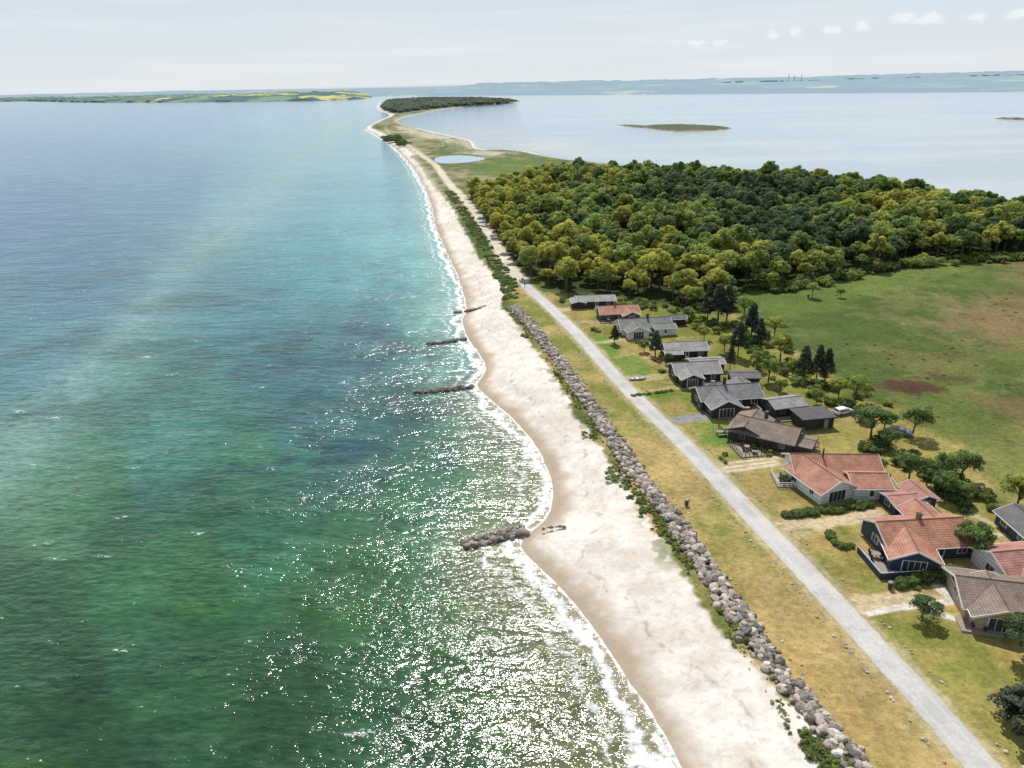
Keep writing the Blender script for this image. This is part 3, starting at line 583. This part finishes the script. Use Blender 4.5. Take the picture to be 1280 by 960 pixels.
def deck(P,x,y,w,d,rail=None,mat=None,z=.25):
    P.box('deck',mat or WOOD,(x,y,z/2),(w,d,z))
    if rail:
        for (a,b,c,e) in((x-w/2,y-d/2,x+w/2,y-d/2),(x-w/2,y-d/2,x-w/2,y+d/2),(x+w/2,y-d/2,x+w/2,y+d/2)):
            L_=math.hypot(c-a,e-b);n=int(L_/.9)+1
            P.box('railing',rail,((a+c)/2,(b+e)/2,z+.85),(abs(c-a)+.06,abs(e-b)+.06,.07));P.box('railing',rail,((a+c)/2,(b+e)/2,z+.45),(abs(c-a)+.04,abs(e-b)+.04,.05))
            for i in range(n+1):P.box('railing',rail,(a+(c-a)*i/n,b+(e-b)*i/n,z+.43),(.09,.09,.9))
def garden_set(P,x,y,z=.25):
    P.cyl('terrace_table',WOOD,(x,y,z+.7),(x,y,z+.75),.6,.6,12);P.cyl('terrace_table',WOOD,(x,y,z),(x,y,z+.7),.06,.06)
    for i in range(4):
        a=i*1.57+.5;cx=x+1.0*math.cos(a);cy=y+1.0*math.sin(a);P.box('terrace_chairs',TD,(cx,cy,z+.43),(.45,.45,.05),rz=a);P.box('terrace_chairs',TD,(cx+.22*math.cos(a),cy+.22*math.sin(a),z+.7),(.05,.45,.5),rz=a);P.box('terrace_chairs',TD,(cx,cy,z+.2),(.3,.3,.4),rz=a)
def H_(name,px,py,rz,fn,zc=2.2,sc=.87):
    P=MB();fn(P);g=G(px,py,LZ+zc*sc);P.build(name,(g[0],g[1],LZ),math.radians(rz),scale=sc)
def h1(P):block(P,0,0,0,12,6.5,2.3,16,LGREY,BLK,TW);block(P,-6,-1.5,90,5,4,2.1,14,DGREY,BLK,TD,win=False);deck(P,2,-5,6,3);garden_set(P,2,-5)
H_("black_cabin",744,373,2,h1)
def h2(P):block(P,0,0,0,12,6.5,2.3,24,RED,BRW,TW);block(P,3,-3,90,6,5,2.3,24,RED,WHT,TW);chimney(P,-1,.3,3.5,5,CHM);deck(P,-4,-4.5,5,2.5);garden_set(P,-4,-4.5)
H_("red_roofed_cottage",772,388,6,h2)
def h3(P):block(P,0,1,0,15,6.5,2.3,26,GREY,WHT,TW);block(P,-3.5,-2.5,90,7,6,2.3,26,GREY,WHT,TW,gable_glass=True);block(P,5,-2,0,6,4.5,2.2,15,DGREY,BLK,TW);chimney(P,1,1,3.5,5.2,TD)
H_("grey_roofed_summer_house",806,406,6,h3)
H_("garden_shed",846,396,6,lambda P:block(P,0,0,0,4.5,3.5,2.1,18,DGREY,BLK,TW,win=False))
def h4(P):block(P,0,0,0,11,6.8,2.3,18,LGREY,BLK,TW);block(P,-4,-3.8,0,4,3,2.1,10,DGREY,BLK,TW,win=False);deck(P,3,-5,6,3);garden_set(P,3,-5)
H_("black_cabin",855,433,2,h4)
def h5(P):block(P,0,0,0,11,7,2.4,24,LGREY,BLK,TW);block(P,-2.5,-3.6,90,6,5,2.4,24,LGREY,BLK,TW,gable_glass=True);block(P,4.6,4.8,0,8,4.5,2.2,12,DGREY,BLK,TW,win=False);deck(P,3,-5.3,5,3.5,TW);garden_set(P,3,-5.3)
H_("black_cabin",868,461,4,h5)
H_("garden_shed",930,468,-4,lambda P:(block(P,0,0,0,6.5,4.5,2.2,10,DGREY,BLK,TD,win=False)))
def h6(P):
    block(P,0,1.5,0,14,7,2.5,27,GREY,BLK,TW);block(P,-3,-2.5,90,8,6.5,2.5,27,GREY,BLK,TW,gable_glass=True);block(P,5,4,90,6,5,2.4,24,GREY,BLK,TW);chimney(P,-.5,2,4,6,TD);deck(P,2.8,-4,5,4,TW);garden_set(P,2.8,-4)
H_("grey_gabled_house",911,495,6,h6)
H_("timber_annex",980,503,12,lambda P:(block(P,0,0,0,7.5,5.5,2.3,17,LGREY,BLK,TD),deck(P,-1,-4,5,2.2)))
def flat(P):
    P.box('walls',BLK,(0,0,1.2),(7,5,2.4));P.box('roof',DGREY,(0,0,2.5),(7.8,5.8,.22));P.box('fascia',TD,(0,-2.95,2.46),(7.9,.06,.34));P.box('carport_shade_panel',TD,(-1.5,-2.52,1.1),(2.8,.06,2.1));P.box('door',TG,(1.8,-2.53,1.05),(.95,.06,2.0))  # flat dark panel on the wall stands in for the shaded carport opening
    P.box('window_frames',TW,(3.52,0,1.5),(.06,1.2,.9));P.box('window_glass',GL,(3.545,0,1.5),(.05,1.0,.75))
H_("flat_roofed_garage",1016,517,8,flat,2.4)
def h8(P):
    block(P,0,1,-42,12,8,2.5,24,BRN,BLK,TD,oh=.6);block(P,-2.2,4.2,48,9,6.5,2.5,22,BRN,BLK,TD,oh=.6);chimney(P,.5,3,4,5.6,TD)
    block(P,4.2,-3.8,-42,6,5,2.1,10,DGREY,BLK,TD,win=False);deck(P,-6,-2.5,5,6,BLK);deck(P,6.5,-2,5,4,BLK);garden_set(P,-6,-2.5)
H_("brown_roofed_bungalow",962,541,8,h8,sc=.85)
def h9(P):
    block(P,1,2.2,0,15,7.5,2.6,27,RED,WHT,TW,oh=.6);block(P,-2.8,-2.5,112,9.5,7,2.6,27,RED,WHT,TW,oh=.6,gable_glass=True);block(P,5.2,-3.2,0,6,6,2.5,20,RED,WHT,TW,oh=.5)
    P.cyl('flue',TD,(-1.2,1.5,4),(-1.2,1.5,6.1),.16,.16);deck(P,-8,0,4,5,TW);deck(P,9.6,-2.5,3,5,TW);garden_set(P,-8,0)
H_("orange_tiled_house",1038,589,-4,h9,sc=.86)
def h10(P):
    block(P,1,0,0,13,8,2.5,26,RED,BLUE,TW,oh=.5);block(P,-2.5,-3.8,75,6.5,6.5,2.5,26,RED,BLUE,TW,oh=.5,gable_glass=True);block(P,4.5,4,90,5,5,2.5,26,RED,BLUE,TW)
    chimney(P,1,.3,3.8,5.4,CHM);deck(P,-5.5,-4.5,6.5,6.5,TW);P.box('deck_wall',BLUE,(-5.5,-7.85,.5),(6.6,.08,1.0));P.box('deck_wall',BLUE,(-8.8,-4.5,.5),(.08,6.6,1.0));garden_set(P,-6.8,-3)
H_("navy_house",1138,666,3,h10,sc=.88)
def h10b(P):
    block(P,0,0,0,6.5,5.5,2.4,12,PINK,BLUE,TW);block(P,4.5,1.5,90,6,4.5,2.6,22,RED,BLUE,TW);deck(P,0,-3.9,5,2.2)
H_("navy_annex",1128,623,6,h10b,sc=.7)
def h11(P):
    block(P,0,0,0,15,8,2.5,22,BRN,BEI,TW,oh=.7);block(P,-3.5,-2,90,7.5,7,2.5,22,BRN,BEI,TW,oh=.6,gable_glass=True);deck(P,-6,-5.2,5,3);garden_set(P,-6,-5.2)
H_("yellow_brick_bungalow",1272,744,-14,h11)
def h12(P):block(P,0,0,0,14,7.5,2.5,24,PINK,WHT,TW);chimney(P,2,0,3.5,5,CHM);block(P,-3,-3,90,5,5,2.5,24,PINK,WHT,TW)
H_("pink_roofed_house",1294,700,6,h12)
H_("dark_cabin",1288,657,0,lambda P:(block(P,0,0,90,8,5.5,2.3,22,DGREY,BLUE,TW)))
# ------------------------------------------------------------------ garden trees
def tree(name,px,py,h,kind,tint,wide=1.,i=None):
    g=G(px,py,LZ);L_={'b':fine,'p':pine,'w':broad}[kind];base={'b':7,'p':10,'w':10}[kind];me=L_[(i if i is not None else random.randrange(9))%len(L_)]
    o=bpy.data.objects.new(name,me);o.location=(g[0],g[1],LZ);s_=h/base*.95;o.scale=(s_*wide,s_*wide,s_);o.rotation_euler=(0,0,random.uniform(0,6.28));o["tint"]=float(tint);link(o)
for a in [(884,400,10,.9),(897,404,11,1.1),(908,402,10.5,1.0),(922,446,9,.9),(938,426,10,1.0),(948,436,8,.9),(819,445,6.5,1.2),(768,430,5,1.2),(1003,474,8,.9),(1020,476,8.5,.85),(1031,478,8,.8),(912,462,6,.9),(786,366,7,1.0)]:tree("pine_tree",a[0],a[1],a[2],'p',random.uniform(.1,.8),a[3])
for a in [(762,364,7,.6),(848,375,8,.7),(975,452,7.5,.82),(968,422,6,.85),(960,478,6,.55),(945,462,5,.6),(1068,506,7,.7),(1048,496,4.5,.8),(1088,548,7,.3),(1105,538,4.5,.45),(1140,545,6.5,.4),(1015,372,5,.8),(965,362,6,.9),(1135,603,5.5,.3),(1158,606,5,.35),(1178,604,6,.45),(1200,603,6,.4),(1180,622,5,.35),(1198,628,4,.5),(1270,640,7,.82),(1213,697,6,.4),(880,425,4,.7),(905,440,5,.75),(930,395,6,.7),(860,400,4,.5),(1020,505,3.5,.6),(990,470,4,.6),(895,370,9,.8),(870,385,7,.8),(910,384,7,.7),(1110,560,4,.35),(1075,525,4,.6),(805,440,3.5,.4),(1290,640,6,.8),(1100,590,2.6,.5),(835,455,3,.4),(975,490,3,.4),(1050,372,3,.5)]:tree("broadleaf_tree",a[0],a[1],a[2],'b',a[3],random.uniform(.85,1.15))
tree("small_oak",1152,772,3.6,'b',.14,1.15,1);tree("small_oak",978,604,1.8,'b',.3,1.0,2);tree("dark_oak",1283,822,6,'b',.02,1.1,3);tree("pine_tree",1296,925,7,'p',.4,1.6,1);tree("pine_tree",1262,900,4.5,'p',.3,1.7,2)
def shrubs(name,pl,n,w,smin,smax,t0,t1,z=LZ):
    q,t=along(GS(pl,z),n,w);sc=rng.uniform(smin,smax,n);scatter(name,np.c_[q,np.full(n,z-.05)],rz3(n),np.stack([sc,sc,sc],1),rng.integers(0,4,n),rng.uniform(t0,t1,n),shrubC)
shrubs("garden_hedge",[(980,645),(1010,642),(1050,638),(1088,632)],90,.35,.6,.85,.35,.55)
shrubs("garden_hedge",[(1037,667),(1040,677),(1052,684),(1066,684)],40,.25,.5,.7,.4,.6)
shrubs("garden_hedge",[(1120,732),(1150,728),(1180,722),(1205,714)],50,.6,.6,1.1,.15,.5)
shrubs("garden_hedge",[(1215,690),(1235,700),(1250,697)],24,.6,.8,1.2,.2,.5)
shrubs("garden_hedge",[(790,495),(840,489)],40,.3,.3,.5,.5,.7)
shrubs("garden_shrub",[(895,575),(930,570),(1000,560)],12,2.5,.4,.8,.3,.7)
shrubs("garden_shrub",[(1090,556),(1130,575),(1170,592),(1230,640)],46,3,.7,1.6,.15,.55)
shrubs("garden_shrub",[(870,400),(930,420),(990,468),(1060,500),(1100,525)],80,6,.6,1.8,.3,.85)
shrubs("garden_shrub",[(700,372),(760,378),(830,385),(900,385)],50,5,.6,1.6,.3,.8)
shrubs("garden_shrub",[(745,405),(800,425),(840,450),(860,480)],26,5,.4,.9,.2,.7)
shrubs("garden_shrub",[(1225,720),(1290,790)],12,4,.5,1.1,.2,.5)
q,_=along(GS([(960,364),(1060,346),(1120,332),(1300,322)],LZ),160,4);n=len(q);sc=rng.uniform(1,2.6,n);scatter("forest_edge_shrub",np.c_[q,np.full(n,LZ-.05)],rz3(n),np.stack([sc,sc,sc],1),rng.integers(0,4,n),rng.uniform(.3,.8,n),shrubC)
mq=GS([(960,400),(1060,355),(1290,330),(1500,380),(1500,600),(1290,580),(1180,530),(1060,470)],LZ);gx,gy=pts_in(mq,3.8,.9);k=fbm(gx*.05,gy*.05)>.5;gx=gx[k];gy=gy[k];n=len(gx);sc=rng.uniform(.2,.65,n)
scatter("meadow_tussocks",np.stack([gx,gy,np.full(n,LZ-.15)],1),rz3(n),np.stack([sc,sc,sc*.5],1),rng.integers(0,4,n),rng.uniform(.2,.5,n),shrubC)
# ------------------------------------------------------------------ small objects
def car(name,px,py,rz,col):
    P=MB();paintm=simple("car_paint",col,.3,.03);TY=simple("tyre",(.02,.02,.02),.9)
    prof=[(-2.1,.35),(-2.15,.75),(-2.0,.95),(-1.75,1.42),(-.2,1.5),(.55,1.4),(1.15,.98),(2.0,.82),(2.15,.55),(2.1,.35)]
    n=len(prof);vs=[]
    for yy in(-.88,.88):
        for x_,z_ in prof:vs.append((x_,yy*(.8 if z_>1.2 else 1),z_))
    P.add('body',paintm,vs,[tuple(range(n))[::-1],tuple(range(n,2*n))]+[(i,(i+1)%n,n+(i+1)%n,n+i) for i in range(n)])
    for sg in(-1,1):
        P.add('side_windows',GL,[(-1.65,sg*.885,1.0),(.95,sg*.885,1.0),(.5,sg*.74,1.36),(-1.5,sg*.74,1.36)],[(0,1,2,3)])
        for x_ in(-1.3,1.35):P.cyl('wheels',TY,(x_,sg*.7,.33),(x_,sg*.92,.33),.33,.33,14);P.cyl('wheel_hubs',TG,(x_,sg*.9,.33),(x_,sg*.935,.33),.19,.19,10)
        P.box('headlamps',TW,(2.1,sg*.6,.66),(.08,.3,.12));P.box('tail_lamps',CHM,(-2.12,sg*.65,.8),(.06,.2,.15))
    P.add('windscreen',GL,[(.62,-.68,1.395),(.62,.68,1.395),(1.14,.8,1.01),(1.14,-.8,1.01)],[(0,3,2,1)]);P.add('rear_window',GL,[(-1.79,-.66,1.38),(-1.79,.66,1.38),(-2.0,.78,1.0),(-2.0,-.78,1.0)],[(0,1,2,3)])
    g=G(px,py,LZ+.5);P.build(name,(g[0],g[1],LZ),math.radians(rz),scale=.9)
car("parked_car",1054,514,20,(.75,.76,.78));car("parked_car",1126,540,-30,(.2,.22,.25))
def bin_(px,py):
    P=MB();P.cyl('bin_body',TD,(0,0,.15),(0,0,1.0),.26,.3,12);P.cyl('lid',TG,(0,0,1.0),(0,0,1.12),.32,.2,12);P.cyl('post',WOOD,(.38,0,0),(.38,0,1.25),.05,.05);g=G(px,py,LZ);P.build("litter_bin",(g[0],g[1],LZ))
bin_(858,632);bin_(1112,736);bin_(1010,372)
def table(px,py,rz):
    P=MB();P.box('table_top',WOOD,(0,0,.75),(1.8,.8,.06))
    for sg in(-1,1):
        P.box('bench_seat',WOOD,(0,sg*.75,.45),(1.8,.28,.05))
        for ex in(-.7,.7):P.box('legs',WOOD,(ex,sg*.35,.37),(.08,.08,.74));P.box('legs',WOOD,(ex,sg*.75,.2),(.07,.07,.44))
    for ex in(-.7,.7):P.box('crossbeam',WOOD,(ex,0,.38),(.06,1.6,.08))
    g=G(px,py,LZ+.6);P.build("picnic_table",(g[0],g[1],LZ),rz)
table(1224,607,.3);table(902,540,.1);table(1108,605,1)
def boat(px,py,rz):
    P=MB();st=[(-1.9,.55,.5),(-1,.75,.45),(0,.8,.42),(1,.62,.46),(1.9,.05,.62)];vs=[];n=5
    for x_,w_,z_ in st:vs+=[(x_,-w_,z_),(x_,-w_*.6,.12),(x_,0,.02),(x_,w_*.6,.12),(x_,w_,z_)]
    fs=[(i*n+j,i*n+j+1,(i+1)*n+j+1,(i+1)*n+j) for i in range(4) for j in range(4)]+[(0,1,2,3,4)];P.add('hull',TW,vs,fs);P.box('thwart',WOOD,(-.6,0,.4),(.25,1.45,.04));P.box('thwart',WOOD,(.5,0,.4),(.25,1.35,.04))
    g=G(px,py,LZ+.2);P.build("rowing_boat",(g[0],g[1],LZ+.02),rz)
boat(797,473,.1)
def fence(pl,mat,h=.9):
    P=MB();Q=GS(pl,LZ);g=Q[0]
    for a,b in zip(Q[:-1],Q[1:]):
        L_=math.hypot(b[0]-a[0],b[1]-a[1]);an=math.atan2(b[1]-a[1],b[0]-a[0]);n=max(1,int(L_/1.8))
        for zz in(.3,.6,.85):P.box('rails',mat,((a[0]+b[0])/2-g[0],(a[1]+b[1])/2-g[1],zz*h),(L_,.04,.14),rz=an)
        for i in range(n+1):P.box('posts',mat,(a[0]+(b[0]-a[0])*i/n-g[0],a[1]+(b[1]-a[1])*i/n-g[1],h*.5),(.1,.1,h+.06))
    P.build("wooden_fence",(g[0],g[1],LZ))
fence([(898,536),(905,545),(925,556)],BLK,1.2);fence([(870,497),(873,510),(900,517)],TW,.8)
def person(px,py,rz,shirt):
    me=bpy.data.meshes.new("person");v=[(0,0,.92),(0,0,1.2),(0,0,1.42),(0,.01,1.52),(0,.02,1.66),(.1,0,.88),(.11,.12,.5),(.11,.05,.06),(.11,.2,.04),(-.1,0,.88),(-.11,-.08,.5),(-.11,-.25,.1),(-.11,-.12,.04),(.2,0,1.4),(.25,-.08,1.12),(.25,.04,.88),(-.2,0,1.4),(-.25,.08,1.12),(-.25,.14,.9)]
    e=[(0,1),(1,2),(2,3),(3,4),(0,5),(5,6),(6,7),(7,8),(0,9),(9,10),(10,11),(11,12),(2,13),(13,14),(14,15),(2,16),(16,17),(17,18)];me.from_pydata(v,e,[])
    o=bpy.data.objects.new("walking_person",me);link(o);o.modifiers.new("skin",'SKIN');o.modifiers.new("sub",'SUBSURF').levels=1
    rr=[.15,.15,.14,.06,.1,.09,.065,.045,.04,.09,.065,.045,.04,.06,.045,.035,.06,.045,.035]
    for i,r_ in enumerate(rr):me.skin_vertices[0].data[i].radius=(r_,r_)
    me.skin_vertices[0].data[0].use_root=True
    m,nt,N,L,B=newmat("clothing_and_skin");z=ND(nt,'ShaderNodeSeparateXYZ');L.new(ND(nt,'ShaderNodeTexCoord').outputs['Object'],z.inputs[0]);rp=ND(nt,'ShaderNodeValToRGB');rp.color_ramp.interpolation='CONSTANT';L.new(mth(nt,'DIVIDE',z.outputs[2],1.8),rp.inputs[0]);el=rp.color_ramp.elements
    el[0].color=(.03,.035,.06,1);el[1].position=.5;el[1].color=(*shirt,1);x=el.new(.83);x.color=(.5,.3,.22,1);x=el.new(.945);x.color=(.06,.04,.02,1);L.new(rp.outputs[0],B.inputs['Base Color']);me.materials.append(m)
    g=G(px,py,LZ);o.location=(g[0],g[1],LZ+.07);o.rotation_euler=(0,0,rz)
person(650,356,.1,(.7,.7,.7));person(656,359,.2,(.05,.07,.15));person(653,353,3.2,(.5,.08,.06))
# ------------------------------------------------------------------ far coasts
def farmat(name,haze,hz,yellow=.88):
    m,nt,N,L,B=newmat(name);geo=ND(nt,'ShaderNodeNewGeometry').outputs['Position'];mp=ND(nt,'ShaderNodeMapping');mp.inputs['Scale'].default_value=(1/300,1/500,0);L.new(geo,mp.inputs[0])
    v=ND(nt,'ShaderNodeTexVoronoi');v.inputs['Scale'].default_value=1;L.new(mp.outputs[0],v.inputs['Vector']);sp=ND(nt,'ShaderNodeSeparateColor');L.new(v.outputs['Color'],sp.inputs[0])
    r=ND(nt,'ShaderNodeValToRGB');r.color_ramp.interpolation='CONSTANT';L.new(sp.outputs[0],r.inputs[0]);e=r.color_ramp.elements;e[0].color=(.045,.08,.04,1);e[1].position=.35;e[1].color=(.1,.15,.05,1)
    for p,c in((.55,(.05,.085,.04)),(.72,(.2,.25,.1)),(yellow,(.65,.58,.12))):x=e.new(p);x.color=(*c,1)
    tr=noise(nt,geo,.006,4,.7);c=mixc(nt,mrange(nt,tr,.48,.56,0,1),r.outputs[0],(.02,.045,.03));c=mixc(nt,hz,c,haze);L.new(c,B.inputs['Base Color']);B.inputs['Roughness'].default_value=1;B.inputs['Specular IOR Level'].default_value=0;return m  # aerial haze is blended into the land's base colour
def coast(name,pl,depth,hmax,mat,nz=.003,trees=9):
    P=smooth(GS(pl),20);P=np.array(P);D=P/np.linalg.norm(P,axis=1,keepdims=True);q=np.array([0,.004,.01,.02,.035,.05,.07,.1,.14,.19,.25,.34,.46,.6,.8,1.]);V=[]
    for k in q:
        p=P+D*depth*k;V.append(np.c_[p,np.zeros(len(p))])
    V=np.array(V);n=fbm(V[...,0]*nz*.3,V[...,1]*nz*.3,3);t=fbm(V[...,0]*nz*4,V[...,1]*nz*2,3)
    env=np.interp(q,[0,.004,.06,.3,1],[-.02,.1,.5,.9,1])[:,None];ends=np.minimum(1,np.minimum(np.arange(len(P)),np.arange(len(P))[::-1])/14.)[None]
    V[...,2]=(hmax*env*(.1+1.5*n)+np.where(q[:,None]>.003,trees*sst(.45,.6,t),0))*ends-.3
    me=np_mesh(name,V.reshape(-1,3),gridfaces(len(q),len(P)),[mat],False)
    if me.polygons[len(me.polygons)//2].normal.z<0:me.flip_normals()
    link(bpy.data.objects.new(name,me))
hA=farmat("haze_tinted_coast",(.30,.42,.47),.32,.85);hB=farmat("hazy_far_land",(.34,.44,.51),.74,.9)
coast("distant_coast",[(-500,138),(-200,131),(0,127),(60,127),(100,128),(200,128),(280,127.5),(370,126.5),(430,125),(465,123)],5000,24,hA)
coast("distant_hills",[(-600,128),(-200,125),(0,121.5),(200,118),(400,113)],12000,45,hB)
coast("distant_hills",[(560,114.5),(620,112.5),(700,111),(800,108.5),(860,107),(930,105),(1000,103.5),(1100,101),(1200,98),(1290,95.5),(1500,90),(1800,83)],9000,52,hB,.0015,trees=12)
bl=simple("sand_bluff",(.55,.55,.5),.95,.25,.01)
P=MB();a=G(845,107.4);b=G(874,106.6)
for i in range(14):
    t=i/13;P.box('bluff',bl,(a[0]+(b[0]-a[0])*t,a[1]+(b[1]-a[1])*t,2+4*math.sin(t*3.14)),(abs(b[0]-a[0])/12,120,5+8*math.sin(t*3.14)))
P.build("sand_bluff",(0,0,0),0,True)
hzm=simple("hazy_concrete",(.42,.49,.54),.9,.1,.01)  # blue-grey distance haze is part of this base colour
P=MB()
for i in range(46):
    px=random.choice([random.uniform(900,1025),random.uniform(1060,1280)]);g=G(px,103.5-(px-1000)*.028+.6);w_=random.uniform(20,70);hh=random.uniform(14,34);P.box('works',hzm,(g[0],g[1],hh/2),(w_,40,hh))
for px,hh,ww in((985,78,8),(992,66,10),(1001,74,7)):
    g=G(px,103.5-(px-1000)*.028+1);P.cyl('works',hzm,(g[0],g[1],0),(g[0],g[1],hh),ww/2,ww/2*.7,6)
P.build("harbour_town",(0,0,0),0,True)
# ------------------------------------------------------------------ light and sky
EL=math.radians(53);AZ=math.radians(-1)
sd=bpy.data.lights.new("sun",'SUN');sd.energy=4.3;sd.angle=math.radians(.5);sd.color=(1,.965,.915);so=link(bpy.data.objects.new("sun",sd))
dv=Vector((math.sin(AZ)*math.cos(EL),math.cos(AZ)*math.cos(EL),math.sin(EL)));so.rotation_euler=(-dv).to_track_quat('-Z','Y').to_euler();so.location=(0,0,200)
wd=bpy.data.worlds.new("World");S.world=wd;wd.use_nodes=True;nt=wd.node_tree;L=nt.links;bg=nt.nodes['Background']
sky=ND(nt,'ShaderNodeTexSky');sky.sky_type='NISHITA';sky.sun_disc=False;sky.sun_elevation=EL;sky.sun_rotation=AZ;sky.dust_density=.6;sky.air_density=1.0;sky.ozone_density=1.2;sky.altitude=60
tc=ND(nt,'ShaderNodeTexCoord').outputs['Generated']
sx=ND(nt,'ShaderNodeSeparateXYZ');L.new(tc,sx.inputs[0]);z=sx.outputs[2]
haze=mixc(nt,mrange(nt,z,0,.13,0,1,False),(7.7,8.2,8.6),(6.2,7.3,8.3))
col=mixc(nt,mrange(nt,z,.08,.6,.96,.15),sky.outputs[0],haze)
mp=ND(nt,'ShaderNodeMapping');mp.inputs['Scale'].default_value=(1.2,1.2,20);mp.inputs['Rotation'].default_value=(.03,.05,0);L.new(tc,mp.inputs[0]);ci=noise(nt,mp.outputs[0],1.8,7,.62)
col=mixc(nt,mrange(nt,ci,.42,.7,0,.65),col,(8.4,8.65,8.8))
mp2=ND(nt,'ShaderNodeMapping');mp2.inputs['Scale'].default_value=(45,45,85);L.new(tc,mp2.inputs[0]);cn=noise(nt,mp2.outputs[0],1,6,.65)
cm=None
for px,py,wx,wy in((1130,24,.03,.012),(1165,22,.03,.014),(1215,22,.022,.009),(1275,18,.03,.01),(1045,38,.03,.01),(1078,33,.018,.01),(992,40,.014,.009),(968,44,.016,.008),(875,54,.05,.006)):
    d=(px-640)/F*RV+(480-py)/F*UV_+FW;d/=np.linalg.norm(d)
    vm=ND(nt,'ShaderNodeVectorMath',operation='SUBTRACT');L.new(tc,vm.inputs[0]);vm.inputs[1].default_value=tuple(d)
    v2=ND(nt,'ShaderNodeVectorMath',operation='MULTIPLY');L.new(vm.outputs[0],v2.inputs[0]);v2.inputs[1].default_value=(1/wx,1/wx,1/wy)
    ln=ND(nt,'ShaderNodeVectorMath',operation='LENGTH');L.new(v2.outputs[0],ln.inputs[0]);k=mth(nt,'SUBTRACT',1.,ln.outputs['Value']);cm=k if cm is None else mth(nt,'MAXIMUM',cm,k)
cf=mrange(nt,mth(nt,'ADD',mth(nt,'MULTIPLY',cm,.5),mth(nt,'MULTIPLY',cn,1.3)),.82,1.15,0,.75);cf=mth(nt,'MULTIPLY',cf,mrange(nt,cm,-.3,.1,0,1))
col=mixc(nt,cf,col,(9.3,9.4,9.5));L.new(col,bg.inputs[0]);bg.inputs[1].default_value=.1
S.view_settings.view_transform='Standard';S.view_settings.look='None';S.view_settings.exposure=0
